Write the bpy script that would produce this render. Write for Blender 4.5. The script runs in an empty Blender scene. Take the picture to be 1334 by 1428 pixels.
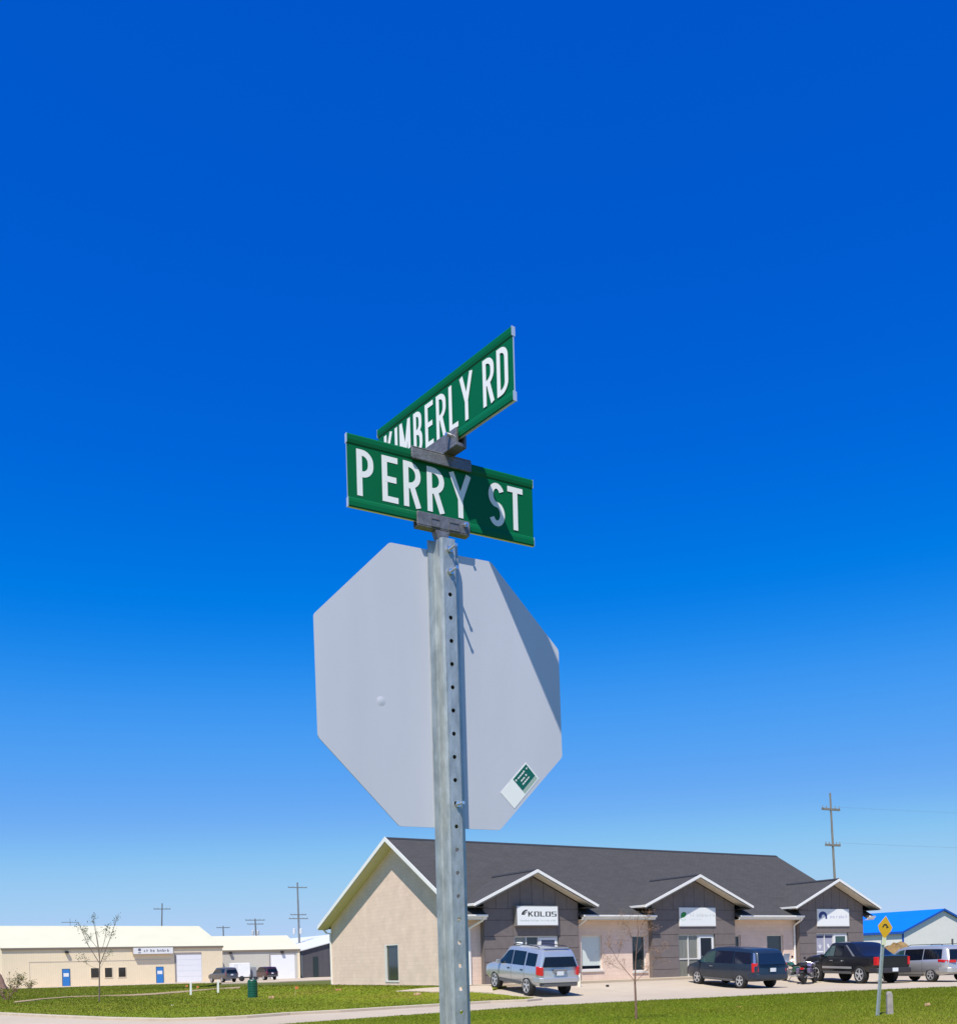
import bpy, bmesh, math, random
import numpy as np
from mathutils import Vector, Matrix
from math import sin, cos, pi, radians, sqrt, atan2

SC = bpy.context.scene
COL = SC.collection
rnd = random.Random(7)

# ------------------------------------------------------------------ camera, light, exposure
F, ROLL, Y0, EYE = 1411.0, 0.0272, 1345.0, 1.37        # photo pixels / radians / metres
cd = bpy.data.cameras.new('camera')
cam = bpy.data.objects.new('camera', cd)
COL.objects.link(cam)
cd.sensor_fit = 'HORIZONTAL'; cd.sensor_width = 36.0
cd.lens = F / 1334 * 36
cd.shift_y = (Y0 - 714) / 1334
cd.clip_start = 0.1; cd.clip_end = 6000
c_, s_ = cos(ROLL), sin(ROLL)
cam.matrix_world = Matrix(((c_, s_, 0, 0), (0, 0, -1, 0), (-s_, c_, 0, EYE), (0, 0, 0, 1)))
SC.camera = cam

SUN_TO = Vector((-.4465, -1.410, 2.5)).normalized()       # direction towards the sun
w = bpy.data.worlds.new('World'); SC.world = w; w.use_nodes = True
nt = w.node_tree; nt.nodes.clear()
sky = nt.nodes.new('ShaderNodeTexSky'); sky.sky_type = 'NISHITA'; sky.sun_disc = False
sky.sun_elevation = math.asin(SUN_TO.z)
sky.sun_rotation = atan2(SUN_TO.x, SUN_TO.y)
sky.altitude = 200; sky.air_density = 1.0; sky.dust_density = 0.25; sky.ozone_density = 4.0
EXPO = 0.30
SKY_K = .11 * 2 ** EXPO                                   # sky value -> picture value
sc1 = nt.nodes.new('ShaderNodeVectorMath'); sc1.operation = 'SCALE'; sc1.inputs['Scale'].default_value = SKY_K
cv = nt.nodes.new('ShaderNodeRGBCurve')                    # colour response of a phone camera to a clear sky, the same all round
def set_curve(c, pts):
    while len(c.points) < len(pts): c.points.new(.5, .5)
    for p, q in zip(c.points, pts): p.location = q; p.handle_type = 'AUTO'
set_curve(cv.mapping.curves[0], [(0, 0), (.09, 0), (.125, .0), (.184, .002), (.253, .056), (.377, .155), (.60, .340), (1, .5)])
set_curve(cv.mapping.curves[1], [(0, 0), (.159, .086), (.222, .117), (.318, .205), (.423, .315), (.596, .415), (.75, .56), (1, .63)])
set_curve(cv.mapping.curves[2], [(0, 0), (.2, .32), (.28, .48), (.314, .545), (.415, .645), (.563, .783), (.69, .871), (.84, .896), (1, .875)])
cv.mapping.update()
sc2 = nt.nodes.new('ShaderNodeVectorMath'); sc2.operation = 'SCALE'; sc2.inputs['Scale'].default_value = 1 / SKY_K
bg = nt.nodes.new('ShaderNodeBackground'); bg.inputs['Strength'].default_value = 0.11
wo = nt.nodes.new('ShaderNodeOutputWorld')
nt.links.new(sky.outputs[0], sc1.inputs[0]); nt.links.new(sc1.outputs[0], cv.inputs['Color'])
nt.links.new(cv.outputs[0], sc2.inputs[0])
nt.links.new(sc2.outputs[0], bg.inputs['Color']); nt.links.new(bg.outputs[0], wo.inputs['Surface'])

ld = bpy.data.lights.new('sun', 'SUN'); ld.energy = 5.0; ld.angle = radians(0.53); ld.color = (1, .945, .84)
sun = bpy.data.objects.new('sun', ld); COL.objects.link(sun)
sun.rotation_euler = SUN_TO.to_track_quat('Z', 'Y').to_euler()
sun.location = (0, -20, 40)
SC.view_settings.view_transform = 'Standard'
try: SC.view_settings.look = 'None'
except Exception: pass
SC.view_settings.exposure = EXPO; SC.view_settings.gamma = 1.0
SC.view_settings.use_curve_mapping = False

# ------------------------------------------------------------------ materials
MATS = {}
def mat(name, col, rough=.7, metal=0., var=0., vscale=3., bump=0., bscale=30., col2=None, spec=None, stretch=None,
        detail=4., trans=0., coat=0.):
    if name in MATS: return MATS[name]
    m = bpy.data.materials.new(name); m.use_nodes = True
    n = m.node_tree.nodes; l = m.node_tree.links
    b = n['Principled BSDF']
    b.inputs['Base Color'].default_value = (*col, 1)
    b.inputs['Roughness'].default_value = rough; b.inputs['Metallic'].default_value = metal
    if spec is not None: b.inputs['Specular IOR Level'].default_value = spec
    if trans: b.inputs['Transmission Weight'].default_value = trans
    if coat: b.inputs['Coat Weight'].default_value = coat; b.inputs['Coat Roughness'].default_value = .05
    if var or bump or col2:
        tc = n.new('ShaderNodeTexCoord'); mp = n.new('ShaderNodeMapping')
        l.new(tc.outputs['Object'], mp.inputs['Vector'])
        if stretch: mp.inputs['Scale'].default_value = stretch
    if var or col2:
        no = n.new('ShaderNodeTexNoise'); no.inputs['Scale'].default_value = vscale; no.inputs['Detail'].default_value = detail
        l.new(mp.outputs[0], no.inputs['Vector'])
        rp = n.new('ShaderNodeValToRGB'); rp.color_ramp.elements[0].position = .3; rp.color_ramp.elements[1].position = .7
        if col2: a_, b_ = col, col2
        else: a_, b_ = [x * (1 - var) for x in col], [min(1, x * (1 + var)) for x in col]
        rp.color_ramp.elements[0].color = (*a_, 1); rp.color_ramp.elements[1].color = (*b_, 1)
        l.new(no.outputs[0], rp.inputs[0]); l.new(rp.outputs[0], b.inputs['Base Color'])
    if bump:
        nb = n.new('ShaderNodeTexNoise'); nb.inputs['Scale'].default_value = bscale; nb.inputs['Detail'].default_value = 3
        l.new(mp.outputs[0], nb.inputs['Vector'])
        bp = n.new('ShaderNodeBump'); bp.inputs['Strength'].default_value = bump; bp.inputs['Distance'].default_value = .02
        l.new(nb.outputs[0], bp.inputs['Height']); l.new(bp.outputs[0], b.inputs['Normal'])
    MATS[name] = m
    return m

def ground_mat(name, stops, scales=(0.25, 2.5, 40), bump=.4):
    """three noises of different size mixed into one ramp"""
    m = bpy.data.materials.new(name); m.use_nodes = True
    n = m.node_tree.nodes; l = m.node_tree.links; b = n['Principled BSDF']; b.inputs['Roughness'].default_value = .95
    b.inputs['Specular IOR Level'].default_value = .1
    tc = n.new('ShaderNodeTexCoord')
    outs = []
    for s, wgt in zip(scales, (.5, .3, .2)):
        no = n.new('ShaderNodeTexNoise'); no.inputs['Scale'].default_value = s; no.inputs['Detail'].default_value = 5
        l.new(tc.outputs['Object'], no.inputs['Vector'])
        mu = n.new('ShaderNodeMath'); mu.operation = 'MULTIPLY'; mu.inputs[1].default_value = wgt
        l.new(no.outputs[0], mu.inputs[0]); outs.append(mu)
    a1 = n.new('ShaderNodeMath'); a1.operation = 'ADD'; l.new(outs[0].outputs[0], a1.inputs[0]); l.new(outs[1].outputs[0], a1.inputs[1])
    a2 = n.new('ShaderNodeMath'); a2.operation = 'ADD'; l.new(a1.outputs[0], a2.inputs[0]); l.new(outs[2].outputs[0], a2.inputs[1])
    rp = n.new('ShaderNodeValToRGB')
    while len(rp.color_ramp.elements) < len(stops): rp.color_ramp.elements.new(.5)
    for e, (p, c) in zip(rp.color_ramp.elements, stops): e.position = p; e.color = (*c, 1)
    l.new(a2.outputs[0], rp.inputs[0]); l.new(rp.outputs[0], b.inputs['Base Color'])
    if bump:
        bp = n.new('ShaderNodeBump'); bp.inputs['Strength'].default_value = bump; bp.inputs['Distance'].default_value = .03
        l.new(outs[2].outputs[0], bp.inputs['Height']); l.new(bp.outputs[0], b.inputs['Normal'])
    MATS[name] = m
    return m

def brick_mat(name, c1, c2, mortar, bw, bh, rough=.85, msize=.012, bump=.3, axes='xz', noise=.1, off=.5):
    m = bpy.data.materials.new(name); m.use_nodes = True
    n = m.node_tree.nodes; l = m.node_tree.links; b = n['Principled BSDF']; b.inputs['Roughness'].default_value = rough
    b.inputs['Specular IOR Level'].default_value = .25
    tc = n.new('ShaderNodeTexCoord'); sp = n.new('ShaderNodeSeparateXYZ'); cb = n.new('ShaderNodeCombineXYZ')
    l.new(tc.outputs['Object'], sp.inputs[0])
    if axes == 'xz':
        ad = n.new('ShaderNodeMath'); ad.operation = 'ADD'; l.new(sp.outputs[0], ad.inputs[0]); l.new(sp.outputs[1], ad.inputs[1])
        l.new(ad.outputs[0], cb.inputs[0]); l.new(sp.outputs[2], cb.inputs[1])
    else:
        l.new(sp.outputs[0], cb.inputs[0]); l.new(sp.outputs[1], cb.inputs[1])
    br = n.new('ShaderNodeTexBrick'); br.inputs['Scale'].default_value = 1
    br.inputs['Brick Width'].default_value = bw; br.inputs['Row Height'].default_value = bh; br.inputs['Mortar Size'].default_value = msize
    br.offset = off
    br.inputs['Color1'].default_value = (*c1, 1); br.inputs['Color2'].default_value = (*c2, 1); br.inputs['Mortar'].default_value = (*mortar, 1)
    l.new(cb.outputs[0], br.inputs['Vector'])
    no = n.new('ShaderNodeTexNoise'); no.inputs['Scale'].default_value = 1.3; no.inputs['Detail'].default_value = 6
    l.new(tc.outputs['Object'], no.inputs['Vector'])
    mx = n.new('ShaderNodeMix'); mx.data_type = 'RGBA'; mx.blend_type = 'MULTIPLY'; mx.inputs[0].default_value = 1
    rp = n.new('ShaderNodeValToRGB'); rp.color_ramp.elements[0].position = .3; rp.color_ramp.elements[1].position = .7
    rp.color_ramp.elements[0].color = (1 - noise,) * 3 + (1,); rp.color_ramp.elements[1].color = (1, 1, 1, 1)
    l.new(no.outputs[0], rp.inputs[0]); l.new(br.outputs[0], mx.inputs[6]); l.new(rp.outputs[0], mx.inputs[7])
    l.new(mx.outputs[2], b.inputs['Base Color'])
    bp = n.new('ShaderNodeBump'); bp.inputs['Strength'].default_value = bump; bp.inputs['Distance'].default_value = .01
    iv = n.new('ShaderNodeMath'); iv.operation = 'SUBTRACT'; iv.inputs[0].default_value = 1; l.new(br.outputs['Fac'], iv.inputs[1])
    l.new(iv.outputs[0], bp.inputs['Height']); l.new(bp.outputs[0], b.inputs['Normal'])
    MATS[name] = m
    return m

# ------------------------------------------------------------------ mesh builder
class MB:
    def __init__(s): s.v = []; s.f = []; s.m = []
    def add(s, vs, fs, mi=0):
        o = len(s.v); s.v += [tuple(v) for v in vs]
        for f in fs: s.f.append([i + o for i in f]); s.m.append(mi)
        return s
    def box(s, c, d, ax=None, mi=0):
        c = Vector(c); ax = ax or (Vector((1, 0, 0)), Vector((0, 1, 0)), Vector((0, 0, 1)))
        h = [Vector(a) * (k / 2) for a, k in zip(ax, d)]
        vs = [c + h[0] * i + h[1] * j + h[2] * k for i in (-1, 1) for j in (-1, 1) for k in (-1, 1)]
        return s.add(vs, [(0, 1, 3, 2), (4, 6, 7, 5), (0, 4, 5, 1), (2, 3, 7, 6), (0, 2, 6, 4), (1, 5, 7, 3)], mi)
    def box2(s, a, b, mi=0):
        return s.box([(x + y) / 2 for x, y in zip(a, b)], [abs(y - x) for x, y in zip(a, b)], None, mi)
    def prism(s, poly, vec, mi=0, caps=True):
        n = len(poly); vec = Vector(vec); P = [Vector(p) for p in poly]
        vs = P + [p + vec for p in P]
        fs = [(i, (i + 1) % n, n + (i + 1) % n, n + i) for i in range(n)]
        if caps: fs += [tuple(range(n - 1, -1, -1)), tuple(range(n, 2 * n))]
        return s.add(vs, fs, mi)
    def tube(s, pts, r, n=6, mi=0):
        pts = [Vector(p) for p in pts]; rs = r if isinstance(r, (list, tuple)) else [r] * len(pts)
        rings = []; up = None
        for i, p in enumerate(pts):
            d = (pts[min(i + 1, len(pts) - 1)] - pts[max(i - 1, 0)])
            if d.length < 1e-9: d = Vector((0, 0, 1))
            d.normalize()
            if up is None: up = Vector((0, 0, 1)) if abs(d.z) < .9 else Vector((1, 0, 0))
            u = d.cross(up)
            if u.length < 1e-5: u = d.cross(Vector((0, 1, 0)))
            u.normalize(); v = u.cross(d); up = v
            rings.append([p + (u * cos(2 * pi * k / n) + v * sin(2 * pi * k / n)) * rs[i] for k in range(n)])
        vs = [q for R_ in rings for q in R_]; fs = []
        for i in range(len(pts) - 1):
            for k in range(n): fs.append((i * n + k, i * n + (k + 1) % n, (i + 1) * n + (k + 1) % n, (i + 1) * n + k))
        fs += [tuple(range(n - 1, -1, -1)), tuple(range((len(pts) - 1) * n, len(pts) * n))]
        return s.add(vs, fs, mi)
    def lathe(s, prof, c=(0, 0, 0), ax='z', n=16, mi=0, caps=True):
        c = Vector(c); vs = []
        for r, h in prof:
            for k in range(n):
                a = 2 * pi * k / n
                if ax == 'z': q = Vector((r * cos(a), r * sin(a), h))
                elif ax == 'y': q = Vector((r * cos(a), h, r * sin(a)))
                else: q = Vector((h, r * cos(a), r * sin(a)))
                vs.append(c + q)
        m = len(prof); fs = [(i * n + k, i * n + (k + 1) % n, (i + 1) * n + (k + 1) % n, (i + 1) * n + k) for i in range(m - 1) for k in range(n)]
        if caps: fs += [tuple(range(n - 1, -1, -1)), tuple(range((m - 1) * n, m * n))]
        return s.add(vs, fs, mi)
    def mesh(s, name, mats, smooth=None, fix=True):
        me = bpy.data.meshes.new(name); me.from_pydata(s.v, [], s.f)
        for m in (mats if isinstance(mats, (list, tuple)) else [mats]): me.materials.append(m)
        me.polygons.foreach_set('material_index', s.m)
        if fix:
            bm = bmesh.new(); bm.from_mesh(me); bmesh.ops.recalc_face_normals(bm, faces=bm.faces); bm.to_mesh(me); bm.free()
        if smooth is not None:
            me.polygons.foreach_set('use_smooth', [True] * len(me.polygons)); me.set_sharp_from_angle(angle=radians(smooth))
        me.update()
        return me
    def build(s, name, mats, parent=None, smooth=None, fix=True):
        o = bpy.data.objects.new(name, s.mesh(name, mats, smooth, fix)); COL.objects.link(o)
        if parent: o.parent = parent
        return o

def bevel(o, wdt, seg=2, angle=40):
    m = o.modifiers.new('bevel', 'BEVEL'); m.width = wdt; m.segments = seg; m.limit_method = 'ANGLE'; m.angle_limit = radians(angle)
    return o

def tag(o, label=None, cat=None, group=None, kind=None):
    if label: o['label'] = label
    if cat: o['category'] = cat
    if group: o['group'] = group
    if kind: o['kind'] = kind
    return o
def thing(name, label, cat, loc=(0, 0, 0), rz=0, group=None):
    o = bpy.data.objects.new(name, None); COL.objects.link(o); o.empty_display_size = .3
    o.location = loc; o.rotation_euler = (0, 0, rz)
    return tag(o, label, cat, group)
def copy_tree(o, parent=None):
    c = o.copy(); COL.objects.link(c)
    if parent: c.parent = parent
    for ch in list(o.children): copy_tree(ch, c)
    return c

# ------------------------------------------------------------------ survey helpers: photo pixel -> point of the place
def ray(x, y):
    dx, dy = x - 667, y - Y0
    return Vector(((c_ * dx - s_ * dy) / F, 1, -(s_ * dx + c_ * dy) / F))
def at(x, y, Y):
    return ray(x, y) * Y + Vector((0, 0, EYE))

TH = radians(31.5)
RB = Vector((cos(TH), sin(TH), 0)); NB = Vector((sin(TH), -cos(TH), 0)); CB = Vector((-.54, 47.5, 0))
def sm(a, b, x):
    t = np.clip((x - a) / (b - a), 0, 1); return t * t * (3 - 2 * t)
def hgt(X, Y):
    a = (X - CB.x) * RB.x + (Y - CB.y) * RB.y; n = (X - CB.x) * NB.x + (Y - CB.y) * NB.y
    hill = .36 * (1 - sm(2.2, 7.5, n)) * sm(-9, -1.2, a) * (1 - .55 * sm(22, 36, a)) * sm(-60, -20, n)
    near = -.25 * (1 - sm(12, 20, Y))
    return -.05 + hill + near
def G(x, y, off=0.):
    r = ray(x, y); t = 2.
    while t < 400:
        P = r * t + Vector((0, 0, EYE))
        if P.z <= hgt(P.x, P.y) + off: break
        t += .05
    return P

def sheet(name, poly, off, m, maxe=1.4, skirt=.12):
    bm = bmesh.new(); f = bm.faces.new([bm.verts.new((p[0], p[1], 0)) for p in poly])
    bmesh.ops.triangulate(bm, faces=[f])
    for it in range(9):
        es = [e for e in bm.edges if e.calc_length() > max(maxe, .03 * ((e.verts[0].co + e.verts[1].co) / 2).length)]
        if not es: break
        bmesh.ops.subdivide_edges(bm, edges=es, cuts=1); bmesh.ops.triangulate(bm, faces=[f for f in bm.faces if len(f.verts) > 3])
    for v in bm.verts: v.co.z = float(hgt(v.co.x, v.co.y)) + off
    bmesh.ops.recalc_face_normals(bm, faces=bm.faces)
    if bm.faces[:][0].normal.z < 0: bmesh.ops.reverse_faces(bm, faces=bm.faces)
    if skirt:
        be = [e for e in bm.edges if e.is_boundary]
        r = bmesh.ops.extrude_edge_only(bm, edges=be)
        for v in r['geom']:
            if isinstance(v, bmesh.types.BMVert): v.co.z -= skirt
    me = bpy.data.meshes.new(name); bm.to_mesh(me); bm.free(); me.materials.append(m)
    o = bpy.data.objects.new(name, me); COL.objects.link(o); o['kind'] = 'structure'
    return o

# ------------------------------------------------------------------ colours
M_galv = mat('galvanised steel', (.33, .36, .36), .42, .5, col2=(.54, .57, .56), vscale=60, bump=.10, bscale=140, stretch=(1, 1, .35), detail=10)
M_alum = mat('sign back aluminium', (.60, .60, .635), .55, .25, col2=(.645, .645, .68), vscale=3.5, stretch=(2.2, 1, .6), bump=.025, bscale=5, detail=8)
M_bracket = mat('cast bracket metal', (.20, .195, .205), .5, .5, var=.25, vscale=60, bump=.1, bscale=160)
M_bolt = mat('zinc bolt', (.75, .76, .78), .25, .9)
M_green = mat('green sign sheeting', (.002, .118, .042), .4, 0, col2=(.002, .135, .048), vscale=4, spec=.18)
M_lett = mat('white sign lettering', (.80, .81, .80), .5)
M_edge = mat('bare aluminium edge', (.78, .79, .80), .4, .5)
M_red = mat('stop sign red', (.55, .02, .02), .4)
M_white = mat('white paint', (.80, .80, .78), .45, var=.04, vscale=2)
M_dark = mat('dark rubber', (.018, .018, .019), .8)
M_black = mat('black plastic', (.02, .02, .022), .5)
M_glass = mat('dark window glass', (.006, .008, .014), .06, 0, spec=.45)
M_shingle = brick_mat('asphalt shingles', (.070, .068, .067), (.060, .058, .058), (.042, .041, .041), .33, .145, .95, .008, .25, 'xy', .12)
M_beige = brick_mat('beige masonry', (.80, .615, .50), (.755, .58, .47), (.67, .52, .425), .4, .2, .9, .007, .25, 'xz', .12)
M_panel = mat('taupe wall panel', (.165, .138, .130), .7, var=.08, vscale=3)
M_joint = mat('panel joint', (.03, .028, .03), .9)
M_fascia = mat('white aluminium fascia', (.82, .80, .76), .45, var=.03, vscale=2)
M_soffit = mat('cream soffit', (.62, .57, .48), .7, var=.05, vscale=4)
M_asphroad = ground_mat('pale worn concrete', [(.30, (.33, .275, .21)), (.46, (.43, .36, .275)), (.68, (.49, .415, .32))], (.12, .9, 30), .15)
M_conc = ground_mat('pale concrete walk', [(.3, (.43, .345, .25)), (.6, (.51, .42, .31))], (.3, 2, 30), .1)
M_lawn = ground_mat('lawn soil and turf', [(.30, (.12, .165, .006)), (.45, (.15, .20, .007)), (.58, (.185, .195, .012)), (.72, (.21, .165, .035))], (.16, 1.2, 14), .3)
M_field = ground_mat('field turf', [(.35, (.08, .10, .015)), (.6, (.13, .13, .03))], (.03, .4, 6), .5)
M_dirt = ground_mat('dry dirt', [(.3, (.24, .165, .085)), (.65, (.42, .32, .20))], (.4, 2, 14), .6)
M_cream = brick_mat('cream sheet siding', (.86, .72, .50), (.86, .72, .50), (.76, .63, .44), .3, 30, .6, .012, .15, 'xz', .05, 0)
M_cream_roof = mat('pale metal roof', (.60, .57, .41), .55, var=.03, vscale=.4)
M_blue_roof = mat('bright blue metal roof', (.0, .16, .86), .45, var=.04, vscale=.5)
M_bluedoor = mat('blue door paint', (.03, .20, .56), .5)

# ------------------------------------------------------------------ ground
def base_ground():
    xs = np.unique(np.concatenate([np.linspace(-3000, -120, 16), np.linspace(-120, -32, 45), np.arange(-32, 62, 1.0), np.linspace(62, 140, 40), np.linspace(140, 3000, 16)]))
    ys = np.unique(np.concatenate([np.linspace(-400, -10, 10), np.arange(-10, 95, 1.0), np.linspace(95, 260, 60), np.linspace(260, 4500, 16)]))
    X, Y = np.meshgrid(xs, ys); Z = hgt(X, Y) - .14
    v = np.stack([X.ravel(), Y.ravel(), Z.ravel()], 1); nx = len(xs)
    f = [(j * nx + i, j * nx + i + 1, (j + 1) * nx + i + 1, (j + 1) * nx + i) for j in range(len(ys) - 1) for i in range(nx - 1)]
    mb = MB(); mb.v = [tuple(p) for p in v]; mb.f = f; mb.m = [0] * len(f)
    o = mb.build('ground', M_field, fix=False); o['kind'] = 'structure'
base_ground()

def P2(lst): return [(p.x, p.y) for p in (G(*q) for q in lst)]
low_edge = P2([(300, 1439), (430, 1428.5), (540, 1420.5), (660, 1412), (760, 1405), (860, 1400), (1000, 1393), (1150, 1386), (1334, 1378)])
low_poly = [(-13, 6), (-9, 14)] + low_edge + [(30, 42), (42, 47), (42, 6)]
up_low = P2([(-160, 1406), (-60, 1411), (0, 1414.5), (70, 1418), (150, 1421.5), (235, 1423.5), (300, 1421.5), (340, 1419.5), (400, 1415), (470, 1411.5), (540, 1407), (614, 1402.5), (680, 1398.5), (730, 1396.6), (749, 1394.6)])
up_back = P2([(735, 1392.5), (700, 1389), (670, 1387)])
def LB(a, n): p = CB + RB * a + NB * n; return (p.x, p.y)
up_poly = up_low + up_back + [LB(.5, 2.6), LB(-.05, 1.0), LB(-.05, -17), LB(-4, -40), (-27, 100), (-30, 118), (-37, 122), (-52, 116), (-70, 112), (-90, 105), (-90, 60)]
# worn concrete: road on the left, the drive and the parking lot
road_poly = [(-120, 8), (-9, 6.0), (-8, 16)] + low_edge[0:] + [(34, 41), (60, 52), (62, 70), LB(45, -10), LB(29, -3), LB(29, 1.6), LB(0.2, 1.6)] + up_back[::-1] + up_low[::-1] + [(-130, 50)]
sheet('parking_lot', road_poly, -.02, M_asphroad)
sheet('lawn', low_poly, .05, M_lawn)
sheet('lawn', up_poly, .05, M_lawn)
walk = P2([(552, 1385), (583, 1381.5), (614, 1379.4), (650, 1377.8)]) + [LB(.1, 1.9)] + P2([(688, 1387.5), (655, 1385.8), (600, 1386)])
sheet('footpath', walk, .085, M_conc, skirt=.05)
sheet('sidewalk', [LB(.0, 1.75), LB(29, 1.75), LB(29, .02), LB(.0, .02)], .10, M_conc, skirt=.2)
sheet('gravel_yard', [(-58, 124.5), (-36, 118), (-24, 122), (-14, 130), (-8, 170), (-60, 170), (-66, 128)], -.01, M_conc, maxe=4)
def kerb():
    edge = [Vector((p[0], p[1], 0)) for p in up_low]; pts = []
    for p, q in zip(edge, edge[1:]):
        k = max(1, int((q - p).length / .6)); pts += [p + (q - p) * i / k for i in range(k)]
    pts.append(edge[-1]); mb = MB(); vs = []
    for i, p in enumerate(pts):
        t = (pts[min(i + 1, len(pts) - 1)] - pts[max(i - 1, 0)]).normalized(); nrm = Vector((-t.y, t.x, 0))
        for off, dz in ((-.22, -.10), (-.20, .055), (-.18, .068), (.06, .068), (.06, -.1)):
            c = p + nrm * off; vs.append((c.x, c.y, float(hgt(c.x, c.y)) + dz))
    m = len(pts); mb.add(vs, [(5 * i + k, 5 * i + k + 1, 5 * i + k + 6, 5 * i + k + 5) for i in range(m - 1) for k in range(4)])
    o = mb.build('kerb', mat('pale kerb concrete', (.45, .375, .28), .9, var=.08, vscale=2)); o['kind'] = 'structure'
kerb()
trk = [(20, 1399), (60, 1394.5), (100, 1391.4), (150, 1390.0), (190, 1388.4), (240, 1385), (300, 1380.5), (335, 1378.2)]
trk2 = [(x, y + 1.5 + .7 * sin(x)) for x, y in trk][::-1]
sheet('dirt_track', P2(trk) + P2(trk2), .09, M_dirt, maxe=2, skirt=.05)

# ------------------------------------------------------------------ grass blades
def grass(name, poly, n, hmin, hmax, wdt, seed, holes=(), cols=((.150, .205, .008), (.205, .235, .018))):
    rg = np.random.default_rng(seed); poly = np.array(poly)
    lo, hi = poly.min(0), poly.max(0)
    def inside(p, q):
        ins = np.zeros(len(p), bool); j = len(q) - 1
        for i in range(len(q)):
            xi, yi = q[i]; xj, yj = q[j]
            c = ((yi > p[:, 1]) != (yj > p[:, 1])) & (p[:, 0] < (xj - xi) * (p[:, 1] - yi) / (yj - yi + 1e-12) + xi)
            ins ^= c; j = i
        return ins
    p = rg.uniform(lo, hi, (n * 4, 2)); k = inside(p, poly)
    for hq in holes: k &= ~inside(p, np.array(hq))
    # denser where the camera is near
    d = np.hypot(p[:, 0], p[:, 1]); k &= rg.random(len(p)) < np.clip((26 / d) ** 1.2, 0, 1)
    k &= np.abs(p[:, 0]) < .52 * p[:, 1] + 4
    p = p[k][:n]; n = len(p); z = hgt(p[:, 0], p[:, 1]) + .045
    sc = np.clip(np.hypot(p[:, 0], p[:, 1]) / 26, .8, 2.6)
    patch = .5 + .5 * np.sin(p[:, 0] * .9 + 2 * np.sin(p[:, 1] * .37)) * np.sin(p[:, 1] * .7 + 1.3 * np.sin(p[:, 0] * .5))
    h = rg.uniform(hmin, hmax, n) * (.75 + .35 * patch) * np.sqrt(sc); a = rg.uniform(0, 2 * pi, n); ww = wdt * sc * rg.uniform(.6, 1.3, n)
    lean = rg.normal(0, .45, (n, 2)) * h[:, None]
    A = np.stack([p[:, 0] - np.cos(a) * ww, p[:, 1] - np.sin(a) * ww, z], 1)
    Bq = np.stack([p[:, 0] + np.cos(a) * ww, p[:, 1] + np.sin(a) * ww, z], 1)
    T = np.stack([p[:, 0] + lean[:, 0], p[:, 1] + lean[:, 1], z + h], 1)
    V = np.stack([A, Bq, T], 1).reshape(-1, 3)
    me = bpy.data.meshes.new(name); me.vertices.add(3 * n); me.loops.add(3 * n); me.polygons.add(n)
    me.vertices.foreach_set('co', V.ravel().astype(np.float32)); me.loops.foreach_set('vertex_index', np.arange(3 * n, dtype=np.int32))
    me.polygons.foreach_set('loop_start', np.arange(0, 3 * n, 3, dtype=np.int32))
    at_ = me.color_attributes.new('tint', 'FLOAT_COLOR', 'POINT')
    t = np.clip(rg.normal(.4, .22, n) + .25 * (patch - .5), 0, 1); big = np.sin(p[:, 0] * .31 + 1.1) * np.sin(p[:, 1] * .23 + .4 * np.sin(p[:, 0] * .2)); dry = rg.random(n) < .05 + .22 * np.clip(big, 0, 1) ** 1.5
    c = np.array(cols[0])[None] * (1 - t[:, None]) + np.array(cols[1])[None] * t[:, None]; c[dry] = (.30, .23, .08); tip = (np.hypot(p[:, 0] - up_back[1][0], p[:, 1] - up_back[1][1]) < 4.5) & (rg.random(n) < .5); c[tip] = (.24, .18, .06)
    c4 = np.concatenate([c, np.ones((n, 1))], 1).repeat(3, 0)
    at_.data.foreach_set('color', c4.ravel().astype(np.float32)); me.update(calc_edges=True); me.validate()
    if 'grass blade' not in MATS:
        m = bpy.data.materials.new('grass blade'); m.use_nodes = True; nn = m.node_tree.nodes
        va = nn.new('ShaderNodeVertexColor'); va.layer_name = 'tint'; b = nn['Principled BSDF']; b.inputs['Roughness'].default_value = .7
        b.inputs['Specular IOR Level'].default_value = .2
        m.node_tree.links.new(va.outputs[0], b.inputs['Base Color']); tr = nn.new('ShaderNodeBsdfTranslucent'); m.node_tree.links.new(va.outputs[0], tr.inputs['Color']); mxs = nn.new('ShaderNodeMixShader'); mxs.inputs[0].default_value = .45; m.node_tree.links.new(b.outputs[0], mxs.inputs[1]); m.node_tree.links.new(tr.outputs[0], mxs.inputs[2]); m.node_tree.links.new(mxs.outputs[0], nn['Material Output'].inputs['Surface']); MATS['grass blade'] = m
    me.materials.append(MATS['grass blade'])
    o = bpy.data.objects.new(name, me); COL.objects.link(o); o['kind'] = 'stuff'; o['category'] = 'grass'
    return o
tag(grass('grass', low_poly, 300000, .025, .055, .007, 3), 'short bright green mown grass on the near lawn below the parking lot')
tag(grass('grass', up_poly, 300000, .025, .06, .009, 4, holes=[walk], cols=((.125, .165, .008), (.19, .195, .022))), 'greener grass with olive patches on the lawn beside the tan gable wall')

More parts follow.
